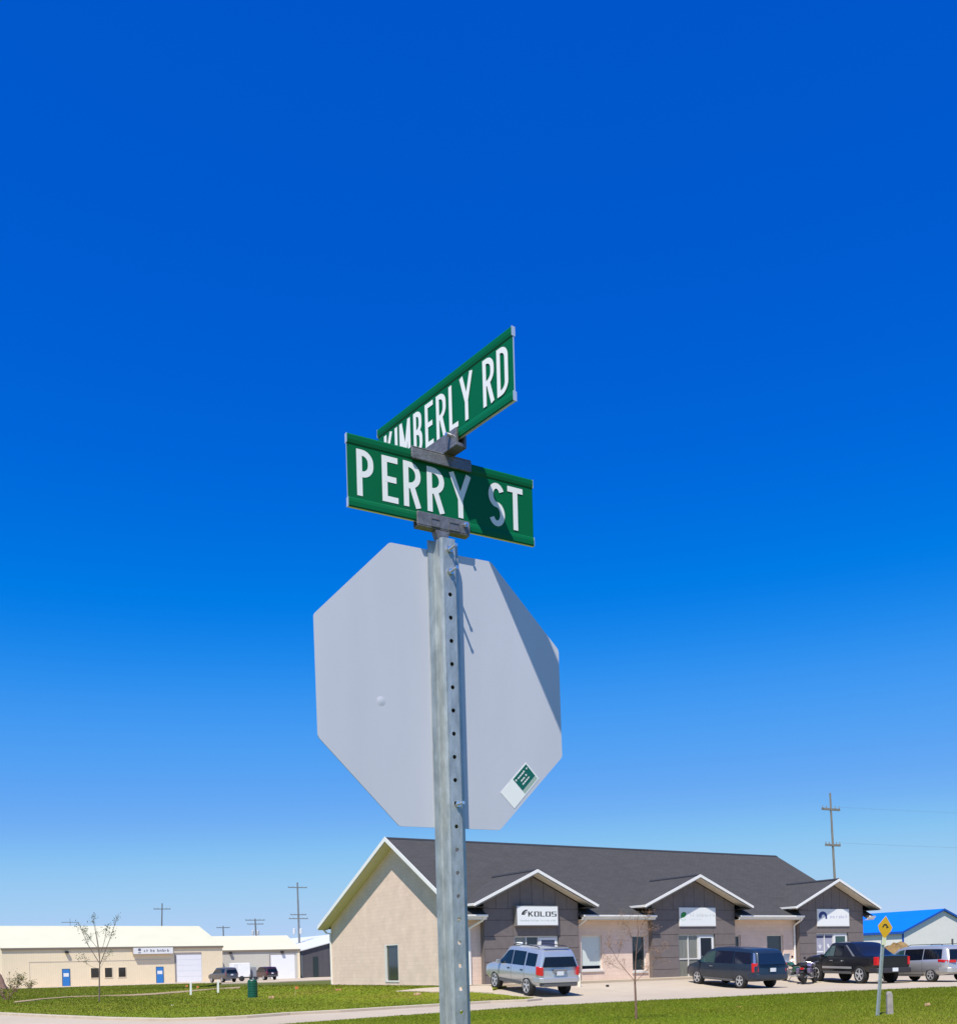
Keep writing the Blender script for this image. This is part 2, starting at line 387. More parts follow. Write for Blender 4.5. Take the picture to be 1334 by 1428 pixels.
# ------------------------------------------------------------------ stroke lettering
def arc(cx, cy, rx, ry, a0, a1, n=9):
    return [(cx + rx * cos(radians(a0 + (a1 - a0) * i / n)), cy + ry * sin(radians(a0 + (a1 - a0) * i / n))) for i in range(n + 1)]
def glyph(ch, w, s):
    """centre lines of a letter of height 1, width w, half stroke s"""
    L, R_, T, B_, C = s, w - s, 1 - s, s, .5
    def bowl(y0, y1, x0=None, x1=None):
        x0 = L if x0 is None else x0; x1 = R_ if x1 is None else x1; r = min((y1 - y0) / 2, (x1 - x0) * .75)
        return [(x0, y1), (x1 - r, y1)] + arc(x1 - r, y1 - r, r, r, 90, 0, 6)[1:] + arc(x1 - r, y0 + r, r, r, 0, -90, 6) + [(x0, y0)]
    if ch == 'P': return [[(L, 0), (L, 1)], bowl(.47, T)]
    if ch == 'R': return [[(L, 0), (L, 1)], bowl(.47, T), [(w * .48, .47), (R_, 0)]]
    if ch == 'B': return [[(L, 0), (L, 1)], bowl(.52, T, None, R_ - .02), bowl(B_, .52)]
    if ch == 'D': return [[(L, 0), (L, 1)], bowl(B_, T)]
    if ch == 'E': return [[(L, 0), (L, 1)], [(L, T), (w, T)], [(L, B_), (w, B_)], [(L, C), (w * .9, C)]]
    if ch == 'L': return [[(L, 0), (L, 1)], [(L, B_), (w, B_)]]
    if ch == 'I': return [[(w / 2, 0), (w / 2, 1)]]
    if ch == 'T': return [[(w / 2, 0), (w / 2, 1)], [(0, T), (w, T)]]
    if ch == 'Y': return [[(w / 2, 0), (w / 2, .45)], [(L * .7, 1), (w / 2, .42)], [(w - L * .7, 1), (w / 2, .42)]]
    if ch == 'K': return [[(L, 0), (L, 1)], [(L, .36), (R_, 1)], [(w * .42, .56), (R_, 0)]]
    if ch == 'M': return [[(L, 0), (L, 1)], [(R_, 0), (R_, 1)], [(L, .97), (w / 2, .25)], [(R_, .97), (w / 2, .25)]]
    if ch == 'S':
        ry = (T - C) / 2; rx = (R_ - L) / 2
        return [arc(w / 2, C + ry, rx, ry, 25, 270, 14) + arc(w / 2, B_ + ry, rx, ry, 90, -155, 14)[1:]]
    if ch == 'O':
        return [arc(w / 2, .5, w / 2 - s, .5 - s, 0, 360, 24)]
    if ch == 'o':   # squared
        return [[(L, C), (L, T), (R_, T), (R_, B_), (L, B_), (L, C)]]
    if ch == 's':
        return [[(w, T), (L, T), (L, C), (R_, C), (R_, B_), (0, B_)]]
    return []
def ribbon(mb, pts, hw, to3, lift, mi=0):
    q_ = [Vector(p) for p in pts]; pts = q_[:1]
    for p in q_[1:]:
        if (p - pts[-1]).length > 1e-5: pts.append(p)
    n = len(pts); Lf, Rt = [], []
    for i in range(n):
        a = (pts[i] - pts[i - 1]).normalized() if i else None
        b = (pts[i + 1] - pts[i]).normalized() if i < n - 1 else None
        if i == 0 and (pts[0] - pts[-1]).length < 1e-6: a = (pts[-1] - pts[-2]).normalized()
        if i == n - 1 and (pts[0] - pts[-1]).length < 1e-6: b = (pts[1] - pts[0]).normalized()
        a = a or b; b = b or a
        na = Vector((-a.y, a.x)); nb = Vector((-b.y, b.x)); m = (na + nb)
        m = m.normalized() if m.length > 1e-6 else na
        k = hw / max(.45, m.dot(na)); Lf.append(pts[i] + m * k); Rt.append(pts[i] - m * k)
    vs = [to3(p.x, p.y, lift) for p in Lf] + [to3(p.x, p.y, lift) for p in Rt]
    mb.add(vs, [(i, i + 1, n + i + 1, n + i) for i in range(n - 1)], mi)
def lettering(mb, items, to3, s, h, lift0=0.):
    """items: (char, x, width); to3(u, v, lift); lengths in metres"""
    k = 0
    for ch, x, wd in items:
        for st in glyph(ch, wd / h, s / h):
            ribbon(mb, [(x + p[0] * h, p[1] * h) for p in st], s, to3, lift0 + k * .00004); k += 1
def scrawl(mb, x0, x1, h, to3, rg, lift0=0., s=None, k_=1.):
    """print too small to read in the photograph: rows of short upright and level strokes"""
    s = s or h * .1; x = x0; k = 0
    while x < x1:
        wd = h * k_ * rg.uniform(.45, .7); hh = h * rg.choice((.7, .7, 1.0))
        ribbon(mb, [(x, 0), (x, hh)], s, to3, lift0 + k * .00005)
        ribbon(mb, [(x, h * rg.uniform(.35, .65)), (x + wd * .7, h * rg.uniform(.3, .65))], s, to3, lift0 + (k + 1) * .00005)
        if rg.random() < .6: ribbon(mb, [(x + wd * .7, 0), (x + wd * .7, h * .65)], s, to3, lift0 + (k + 2) * .00005)
        k += 3; x += wd + h * .3 * k_
        if rg.random() < .12: x += h * .4 * k_

# ------------------------------------------------------------------ the street sign post (frame: x along the PERRY sign, y away from camera)
ST = .5218
SX = Vector((-.0545, 2.2367, 0)); SZ = 1.9775
gz = float(hgt(SX.x, SX.y))
post = thing('sign_post', 'galvanised perforated steel post carrying the street name signs and the stop sign', 'sign post', (SX.x, SX.y, 0), ST)
def hat_post():
    mb = MB(); z0, z1 = gz - .3, 2.302
    prof = [(-.0385, -.002), (-.024, -.002), (-.0215, -.006), (-.0185, -.025), (-.0150, -.0305)]
    prof += [(-p[0] - .002, p[1]) for p in prof[::-1]]
    cx = -.0012; pitch = .0507; zh = 2.1796 + 2 * pitch - .0008
    rows = []; z = zh
    while z > z0 + .05: rows.append(z); z -= pitch
    zs = [z1]
    for a, b in zip(rows, rows[1:]): zs.append((a + b) / 2)
    zs.append(z0)
    for k in range(len(zs) - 1):
        a, b = zs[k], zs[k + 1]
        for i in range(len(prof) - 1):
            if i == 4:                                    # the web, pierced by one hole
                zc = rows[k] if k < len(rows) else None
                xl, xr, d = prof[4][0], prof[5][0], prof[4][1]
                r = .0048; n = 12
                ring = [(cx + r * cos(2 * pi * j / n), d, zc + r * sin(2 * pi * j / n)) for j in range(n)]
                sq = []
                for j in range(n):
                    ca, sa = cos(2 * pi * j / n), sin(2 * pi * j / n)
                    hx = (xr - cx) if ca > 0 else (cx - xl); hz = (a - zc) if sa > 0 else (zc - b)
                    t = min(hx / abs(ca) if abs(ca) > 1e-6 else 9, hz / abs(sa) if abs(sa) > 1e-6 else 9)
                    sq.append((cx + ca * t, d, zc + sa * t))
                mb.add(ring + sq, [(j, n + j, n + (j + 1) % n, (j + 1) % n) for j in range(n)])
                for (X, Z) in ((xl, a), (xr, a), (xl, b), (xr, b)):      # corner fillers
                    near = sorted(range(n), key=lambda j: (sq[j][0] - X) ** 2 + (sq[j][2] - Z) ** 2)
                    vert = [j for j in near if abs(sq[j][0] - X) < 1e-6][:1]; hor = [j for j in near if abs(sq[j][2] - Z) < 1e-6][:1]
                    if vert and hor:
                        i0, i1 = vert[0], hor[0]
                        steps = [i0] + ([(i0 + 1) % n] if (i0 + 2) % n == i1 else [(i0 - 1) % n] if (i0 - 2) % n == i1 else []) + [i1]
                        mb.add([(X, d, Z)] + [sq[j] for j in steps], [tuple(range(len(steps) + 1))])
            else:
                p, q = prof[i], prof[i + 1]
                mb.add([(p[0], p[1], a), (q[0], q[1], a), (q[0], q[1], b), (p[0], p[1], b)], [(0, 1, 2, 3)])
    o = mb.build('post', M_galv, post)
    bm = bmesh.new(); bm.from_mesh(o.data); bmesh.ops.remove_doubles(bm, verts=bm.verts, dist=1e-5)
    bmesh.ops.recalc_face_normals(bm, faces=bm.faces); bm.to_mesh(o.data); bm.free()
    md = o.modifiers.new('solid', 'SOLIDIFY'); md.thickness = .003; md.offset = 0
    return o
hat_post()
def bolt(x, z, y0, ln, r=.0035, parent=post, droop=0.):
    mb = MB(); mb.tube([(x, y0, z), (x, y0 - ln, z - droop)], r * .8, 8); mb.lathe([(r * 2, 0), (r * 2, .004)], (x, y0 - .005, z), 'y', 6)
    mb.lathe([(r * 1.1, 0), (r * 1.1, .002)], (x, y0 - ln - .001, z - droop), 'y', 8)
    return mb.build('bolt', M_bolt, parent, 40)
bolt(.000, 2.277, -.032, .030); bolt(.001, 2.2285, -.032, .030); bolt(.003, 1.7205, -.032, .026)

def slab(mb, x0, x1, y0, y1, z0, z1): mb.box2((x0, y0, z0), (x1, y1, z1))
# cap bracket gripping the lower edge of the PERRY sign
mb = MB(); yP = -.012
for sgn in (-1, 1):
    ya = yP + sgn * .0055; yb = yP + sgn * .0105
    pts = [(-.072, 2.3235), (.0565, 2.3235), (.059, 2.3265), (.059, 2.3505), (.0565, 2.353), (-.070, 2.353), (-.072, 2.350)]
    mb.prism([(x, ya, z) for x, z in pts], (0, yb - ya, 0))
mb.box2((-.071, yP - .0105, 2.3205), (.058, yP + .0105, 2.3233))
mb.prism([(-.028, yP - .010, 2.3203), (.008, yP - .010, 2.3203), (.001, yP - .010, 2.30), (-.021, yP - .010, 2.30)], (0, .020, 0))
mb.box2((-.021, yP - .0095, 2.262), (.001, yP + .0095, 2.2998))
cap = bevel(mb.build('cap_bracket', M_bracket, post), .0015)
for x0, x1 in ((-.0385, -.017), (.006, .0315)):
    mb = MB(); y = yP - .0105
    for q in (((x0, y - .0012, 2.325), (x1, y, 2.3265)), ((x0, y - .0012, 2.3415), (x1, y, 2.3435)), ((x0, y - .0012, 2.3265), (x0 + .0012, y, 2.3415)), ((x1 - .0012, y - .0012, 2.3265), (x1, y, 2.3415))):
        mb.box2(*q)
    mb.build('slot', mat('slot rim', (.17, .165, .17), .6, .4), cap)
bolt(.046, 2.3425, yP - .0105, .010, .003, cap)
# cross bracket between the two signs
mb = MB()
for sgn in (-1, 1):
    ya = yP + sgn * .0055; yb = yP + sgn * .0105
    pts = [(-.079, 2.4645), (.065, 2.4645), (.067, 2.4675), (.067, 2.488), (-.081, 2.488), (-.081, 2.4675)]
    mb.prism([(x, ya, z) for x, z in pts], (0, yb - ya, 0))
mb.box2((-.080, yP - .0105, 2.4882), (.066, yP + .0105, 2.4913))
KA = -pi / 2 + .1573                                     # direction of the KIMBERLY sign in this frame
KD = Vector((cos(KA), sin(KA), 0)); KN = Vector((-sin(KA), cos(KA), 0)); KC = Vector((.0075, .0042, 0))
for sgn in (-1, 1):
    c = KC + KD * .006 + KN * sgn * .011
    mb.box((c.x, c.y, 2.5145), (.128, .007, .031), (KD, KN, Vector((0, 0, 1))))
c = KC + KD * .006
mb.box((c.x, c.y, 2.4955), (.128, .029, .008), (KD, KN, Vector((0, 0, 1))))
xb = bevel(mb.build('cross_bracket', M_bracket, post), .0012)
for k in (-.042, .05):
    p = KC + KD * k - KN * .0145
    q = p - KN * .012
    mb = MB(); mb.tube([(p.x, p.y, 2.519), (q.x, q.y, 2.519)], .0042, 8); mb.build('bolt', M_bolt, xb, 40)

# street name blades: extruded section with thick top and bottom ribs
def blade(name, label, length, zc, c, dirv, nrm, items, hw, groupname, hgt_=.1518):
    """dirv: reading direction, nrm: towards the reader"""
    h = hgt_ / 2
    t = thing(name, label, 'street sign', (SX.x, SX.y, 0), ST, groupname)
    half = [(.0018, -h + .0215), (.0034, -h + .0185), (.0046, -h + .012), (.0046, -h + .003), (.003, -h)]
    prof = [(a, b) for a, b in half[::-1]] + [(a, -b) for a, b in half]
    prof = prof + [(-a, b) for a, b in prof[::-1]]
    P = [c + nrm * a + Vector((0, 0, zc + b)) - dirv * (length / 2) for a, b in prof]
    mb = MB(); n = len(P); vec = dirv * length
    vs = P + [p + vec for p in P]
    for i in range(n):
        j = (i + 1) % n
        bottom = abs(prof[i][1] + h) < 1e-6 and abs(prof[j][1] + h) < 1e-6
        mb.add([vs[i], vs[j], vs[n + j], vs[n + i]], [(0, 1, 2, 3)], 1 if bottom else 0)
    mb.add(P, [tuple(range(n))], 1); mb.add([p + vec for p in P], [tuple(range(n))], 1)
    mb.build('blade', [M_green, M_edge], t)
    for side in (-1, 1):
        mb = MB()
        d_ = dirv * side; n_ = nrm * side
        def to3(u, v, lift): return c + d_ * (u - length / 2) + n_ * (.0023 + lift) + Vector((0, 0, zc - .049 + v))
        lettering(mb, items, to3, hw, .098)
        mb.build('lettering', M_lett, t, fix=False)
    for e in (-1, 1):
        q = c + dirv * e * (length / 2 + .0004)
        for zz in (-h + .010, h - .010):
            mb = MB(); mb.box((q.x, q.y, zc + zz), (.0008, .0095, .0195), (dirv, nrm, Vector((0, 0, 1)))); mb.build('end_cap', M_edge, t)
    return t
PC = Vector((.002, -.012, 0))
perry = [('P', -.2092, .0385), ('E', -.1512, .0375), ('R', -.1008, .0415), ('R', -.0440, .0425), ('Y', .0125, .0525), ('S', .1115, .0420), ('T', .1617, .0410)]
blade('street_sign', 'green street name sign reading PERRY ST, lower and wider of the two blades', .461, 2.4098, PC, Vector((1, 0, 0)), Vector((0, -1, 0)),
      [(a, b + .2305, d) for a, b, d in perry], .0063, 'street name signs on the post', .154)
kim = [('K', -.2219, .035), ('I', -.1775, .012), ('M', -.1575, .0435), ('B', -.1012, .0335), ('E', -.0561, .031), ('R', -.0137, .0355), ('L', .0329, .032), ('Y', .0735, .0425), ('R', .1508, .0365), ('D', .1967, .0355)]
blade('street_sign', 'green street name sign reading KIMBERLY RD, upper blade set crosswise', .494, 2.5865, KC, KD, -KN, [(a, b + .247, d) for a, b, d in kim], .0055, 'street name signs on the post')

# the stop sign, seen from behind
ss = thing('stop_sign', 'octagonal stop sign seen from its bare grey aluminium back', 'stop sign', (SX.x, SX.y, SZ), ST)
def octagon(w_, rr=.006):
    e = w_ * math.tan(pi / 8); o = [(-e, w_), (e, w_), (w_, e), (w_, -e), (e, -w_), (-e, -w_), (-w_, -e), (-w_, e)]
    a = .0089; o = [(x * cos(a) - z * sin(a), x * sin(a) + z * cos(a)) for x, z in o]
    out = []
    for i in range(8):
        p, q, r = Vector(o[i - 1]), Vector(o[i]), Vector(o[(i + 1) % 8])
        u = (p - q).normalized(); v = (r - q).normalized()
        A, Bq = q + u * rr, q + v * rr
        for k in range(4):
            t = k / 3; out.append(((A * (1 - t) ** 2 + q * 2 * t * (1 - t) + Bq * t ** 2)))
    return out
oc = octagon(.305)
mb = MB(); mb.prism([(p.x, 0, p.y) for p in oc], (0, .0022, 0))
mb.build('sign_plate', M_alum, ss)
mb = MB(); mb.prism([(p.x * .985, .0024, p.y * .985) for p in oc], (0, .0004, 0)); mb.build('face', M_white, ss)
mb = MB(); mb.prism([(p.x * .93, .003, p.y * .93) for p in oc], (0, .0004, 0)); mb.build('face_field', M_red, ss)
mb = MB(); lettering(mb, [('S', -.205, .09), ('T', -.1, .09), ('O', .005, .09), ('P', .115, .09)], lambda u, v, l: Vector((-u, .0040 + l, v - .1)), .016, .2)
mb.build('lettering', M_white, ss, fix=False)
mb = MB()
for i in range(5):                                        # the small dent pushed through from the front
    pass
mb.lathe([(.011, 0), (.008, -.0004), (.004, -.0009), (.0005, -.0011)], (-.159, 0, 1.9366 - SZ), 'y', 18); mb.build('dent', M_alum, ss, 60)
for zz in (2.2285, 1.7205):
    mb = MB(); mb.lathe([(.011, 0), (.011, .003), (.007, .004)], (.002, .0034, zz - SZ), 'y', 12); mb.build('bolt_head', M_bolt, ss, 40)
# sticker
q = [(.1325, 1.7594), (.1689, 1.7246), (.2381, 1.7984), (.2036, 1.8333)]
q = [Vector((a, 0, b - SZ)) for a, b in q]
def sq(u, v, lift=0.):                                    # u along the long side, v across (0 upper left edge, 1 lower right)
    p = q[0] * (1 - u) * (1 - v) + q[1] * (1 - u) * v + q[2] * u * v + q[3] * u * (1 - v); return (p.x, -.0006 - lift, p.z)
M_stick = mat('white vinyl sticker', (.82, .83, .80), .4)
M_stickg = mat('green vinyl sticker', (.005, .12, .085), .4)
mb = MB(); mb.prism([sq(0, 0), sq(0, 1), sq(1, 1), sq(1, 0)], (0, .0004, 0)); stk = mb.build('sticker', M_stick, ss)
mb = MB(); mb.add([sq(.46, .05, .0003), sq(.46, .76, .0003), sq(.97, .76, .0003), sq(.97, .05, .0003)], [(0, 1, 2, 3)])
mb.add([sq(.46, .78, .0003), sq(.46, .93, .0003), sq(.97, .93, .0003), sq(.97, .78, .0003)], [(0, 1, 2, 3)], 1)
mb.build('label_panel', [M_stickg, mat('grey green print', (.35, .45, .38), .5)], stk, fix=False)
rg = random.Random(5); mb = MB()
for (u0, u1, v) in ((.50, .92, .24), (.60, .82, .44), (.58, .80, .60)):
    scrawl(mb, u0, u1, .085, lambda u, vv, l, v=v: sq(u, v - vv * 1.1, .0006 + l), rg, s=.014)
for u0, u1, v in ((.06, .4, .25), (.05, .36, .42), (.06, .40, .58), (.08, .3, .75)):
    pass
mb.build('lettering', M_stick, stk, fix=False)

# ------------------------------------------------------------------ the shop building (frame: x along facade, y into the building)
shop = thing('shop_building', 'single storey shop building with tan block walls, dark shingle roof and three gabled entrances', 'building', CB, TH)
LEN, EZ, RIDY, RIDZ, BACK = 28.2, 3.68, 7.0, 8.16, 15.9
OG, OE, FL = .62, .6, .28                                # gable overhang, eave overhang, floor height
SLF = (RIDZ - EZ) / (RIDY + OE)
SLB = (RIDZ - 3.92) / (16.4 - RIDY)
def roofz(y): return EZ + (y + OE) * SLF if y < RIDY else RIDZ - (y - RIDY) * SLB
T_R = .22
def wallface(mb, rects, holes):
    pass
def wall_with_openings(mb, x0, x1, z0, z1, y, th, holes):
    """upright wall in the x-z plane with rectangular openings cut out, built of butted blocks"""
    xs = sorted({x0, x1, *[h[0] for h in holes], *[h[1] for h in holes]})
    for a, b in zip(xs, xs[1:]):
        hs_ = sorted([h for h in holes if h[0] <= a + 1e-6 and h[1] >= b - 1e-6], key=lambda h: h[2]); z = z0
        for h in hs_:
            if h[2] > z: mb.box2((a, y, z), (b, y + th, h[2]))
            z = h[3]
        if z < z1: mb.box2((a, y, z), (b, y + th, z1))
PORCH = [(.81, 6.36), (11.2, 17.22), (22.44, 28.12)]
OPEN = [(2.51, 5.12), (13.03, 15.67), (23.88, 26.71)]
WINS = [(6.74, 8.06, .92, 2.68, 'blind'), (10.06, 11.0, .78, 2.65, 'dark'), (17.42, 17.95, .90, 2.6, 'dark'), (20.05, 21.38, .85, 2.6, 'dark')]
mb = MB()
wall_with_openings(mb, 0, LEN, -.1, EZ - .16, 0, .3, [wn[:4] for wn in WINS])
wall = mb.build('wall', M_beige, shop)
mb = MB(); gx = [(0.3, 0), (BACK, 0)]
# gable walls with a narrow window in the near one
gw = (7.05, 8.62, .62, 2.55)
def gable_wall(x, holes):
    m = MB()
    ys = [.3, *(h for hh in holes for h in hh[:2]), RIDY, BACK]
    ys = sorted(set(ys))
    for a, b in zip(ys, ys[1:]):
        za, zb = roofz(a) - T_R - .02, roofz(b) - T_R - .02
        hh = [h for h in holes if h[0] <= a + 1e-6 and h[1] >= b - 1e-6]
        lo = -.1
        if hh:
            m.box2((x, a, -.1), (x + .3, b, hh[0][2])); lo = hh[0][3]
        m.prism([(x, a, lo), (x, b, lo), (x, b, zb), (x, a, za)], (.3, 0, 0))
    return m
gable_wall(0, [gw]).build('gable_wall', M_beige, shop)
gable_wall(LEN - .3, []).build('gable_wall', M_beige, shop)
mb = MB(); mb.box2((0.3, BACK - .3, -.1), (LEN - .3, BACK, 3.6)); mb.build('back_wall', M_beige, shop)
# roof: two slabs
A0, A1 = -OG, LEN + .55
mb = MB()
yq = .30                                                   # above the entrances the slope starts behind the bay
xs_ = [A0] + [v for p in PORCH for v in (p[0] - .0, p[1] + .0)] + [A1]
for k in range(len(xs_) - 1):
    a, b = xs_[k], xs_[k + 1]; ya = -OE if k % 2 == 0 else yq
    za = EZ + (ya + OE) * SLF
    mb.prism([(a, ya, za), (a, RIDY, RIDZ), (a, RIDY, RIDZ - T_R), (a, ya, za - T_R * .8)], (b - a, 0, 0))
mb.prism([(A0, 16.4, 3.92), (A0, RIDY + .001, RIDZ), (A0, RIDY + .001, RIDZ - T_R), (A0, 16.4, 3.92 - T_R * .8)], (A1 - A0, 0, 0))
roof = mb.build('roof', M_shingle, shop)
mb = MB()
for sgn, sl in ((-1, SLF), (1, SLB)):
    d = Vector((0, .16 * sgn, -.16 * sl)); 
    mb.prism([(A0, RIDY, RIDZ + .025), (A0, RIDY + .18 * sgn, RIDZ + .025 - .18 * sl), (A0, RIDY + .18 * sgn, RIDZ - .18 * sl), (A0, RIDY, RIDZ)], (A1 - A0, 0, 0))
mb.build('ridge_cap', mat('ridge cap with painted shade', (.022, .023, .030), .9), roof)  # near-black tone puts the shadow side of the cap into its colour
# rake fascia boards and soffits at both gable ends
for ax, sx in ((A0, -1), (A1, 1)):
    mb = MB(); x = ax; up = .04 if sx < 0 else -.03
    mb.prism([(x, -OE - .02, EZ - .01 + up), (x, RIDY, RIDZ + up), (x, RIDY, RIDZ - .20), (x, -OE - .02, EZ - .20)], (sx * .03, 0, 0))
    mb.prism([(x, 16.42, 3.91 + up), (x, RIDY + .002, RIDZ + up), (x, RIDY + .002, RIDZ - .20), (x, 16.42, 3.72)], (sx * .03, 0, 0))
    mb.build('fascia', M_fascia, shop)
    mb = MB(); xi = 0 if sx < 0 else LEN
    wd = xi - ax
    mb.prism([(ax, -OE, EZ - .205), (ax, RIDY, RIDZ - T_R - .004), (ax, RIDY, RIDZ - T_R - .02), (ax, -OE, EZ - .225)], (wd, 0, 0))
    mb.prism([(ax, 16.4, 3.74 - .03), (ax, RIDY + .002, RIDZ - T_R - .004), (ax, RIDY + .002, RIDZ - T_R - .02), (ax, 16.4, 3.69)], (wd, 0, 0))
    mb.build('soffit', M_soffit, shop)
# eaves: soffit, gutters in runs between the entrances
def gutter_run(x0, x1, y, z, parent=shop, name='gutter'):
    pr = [(0, 0), (-.10, .0), (-.125, .05), (-.125, .12), (-.115, .12), (-.11, .055), (-.09, .012), (0, .012)]
    m = MB(); m.prism([(x0, y + a, z + b) for a, b in pr], (x1 - x0, 0, 0))
    return m.build(name, M_fascia, parent)
for x0, x1 in ((A0, PORCH[0][0] - .02), (PORCH[0][1] + .02, PORCH[1][0] - .02), (PORCH[1][1] + .02, PORCH[2][0] - .02), (PORCH[2][1] + .02, A1)):
    gutter_run(x0, x1, -OE - .012, EZ - .12)
    mb = MB(); mb.box2((x0, -OE - .01, EZ - .24), (x1, 0, EZ - .215)); mb.build('soffit', M_soffit, shop)
    mb = MB(); mb.box2((x0, -OE - .011, EZ - .214), (x1, -OE + .012, EZ - .121)); mb.build('fascia', M_fascia, shop)
gb = MB(); gb.prism([(A0, 16.41, 3.74), (A0, 16.52, 3.76), (A0, 16.53, 3.88), (A0, 16.41, 3.88)], (A1 - A0, 0, 0)); gb.build('gutter', M_fascia, shop)
def downspout(pts, r=.045):
    m = MB()
    for a, b in zip(pts, pts[1:]):
        a, b = Vector(a), Vector(b); d = (b - a); L = d.length; d.normalize()
        s1 = d.cross(Vector((1, 0, 0)) if abs(d.x) < .9 else Vector((0, 0, 1))).normalized(); s2 = d.cross(s1)
        m.box((a + b) / 2, (L + r, r * 1.5, r * 2), (d, s1, s2))
    return m.build('downspout', M_fascia, shop)
downspout([(.62, -.66, EZ - .13), (.55, -.55, EZ - .28), (.12, -.07, EZ - .62), (.12, -.07, .38)])
downspout([(22.25, -.66, EZ - .13), (22.25, -.60, EZ - .26), (22.25, -.07, EZ - .55), (22.25, -.07, .36)])
downspout([(6.6, -.66, EZ - .13), (6.58, -.58, EZ - .26), (6.52, -.07, EZ - .5)])
downspout([(-.3, 16.45, 3.78), (-.15, 16.2, 3.5), (-.06, 15.85, 3.45), (-.06, 15.8, .4)])

# windows
M_blind = mat('pale blind behind glass', (.60, .66, .62), .12, spec=.6)
M_pane_d = mat('tinted storefront glass', (.03, .04, .04), .05, spec=.8)
M_pane_b = mat('storefront glass with blind', (.20, .20, .17), .1, spec=.7, var=.25, vscale=8, stretch=(6, 1, .3))
M_frame = mat('pale aluminium window frame', (.66, .65, .62), .45)
def window(x0, x1, z0, z1, kind):
    fw = .06; wi = MB()
    wi.box2((x0 + fw, .14, z0 + fw), (x1 - fw, .15, z1 - fw))
    pn = wi.build('window', M_blind if kind == 'blind' else M_pane_d, shop)
    fr = MB()
    fr.box2((x0, .10, z0), (x0 + fw, .17, z1)); fr.box2((x1 - fw, .10, z0), (x1, .17, z1))
    fr.box2((x0 + fw, .10, z0), (x1 - fw, .17, z0 + fw)); fr.box2((x0 + fw, .10, z1 - fw), (x1 - fw, .17, z1))
    fr.build('frame', M_frame, pn)
    sl = MB(); sl.box2((x0 - .05, -.06, z0 - .09), (x1 + .05, .10, z0 - .002)); sl.build('sill', M_frame, pn)
    if kind == 'blind':
        s2 = MB(); s2.box2((x0 + fw, .125, z0 + fw), (x1 - fw, .139, z0 + .22)); s2.build('pane', M_glass, pn)
for wn in WINS: window(*wn)
# narrow window in the gable wall
y0, y1, z0, z1 = gw
mb = MB(); mb.box2((.07, y0, z0), (.08, y1, z1)); gwin = mb.build('window', M_pane_d, shop)
mb = MB()
mb.box2((-.02, y1 - .16, z0), (.06, y1, z1)); mb.box2((.0, y0, z0), (.06, y0 + .05, z1))
mb.box2((-.03, y0 - .04, z0 - .09), (.22, y1 + .02, z0 - .003)); mb.box2((.0, y0 + .05, z1 - .05), (.06, y1 - .16, z1))
mb.build('frame', M_frame, gwin)
mb = MB(); mb.box2((-.025, .0, -.1), (-.002, BACK, .40)); mb.build('wall_footing', mat('footing', (.62, .52, .43), .9, var=.08), shop)

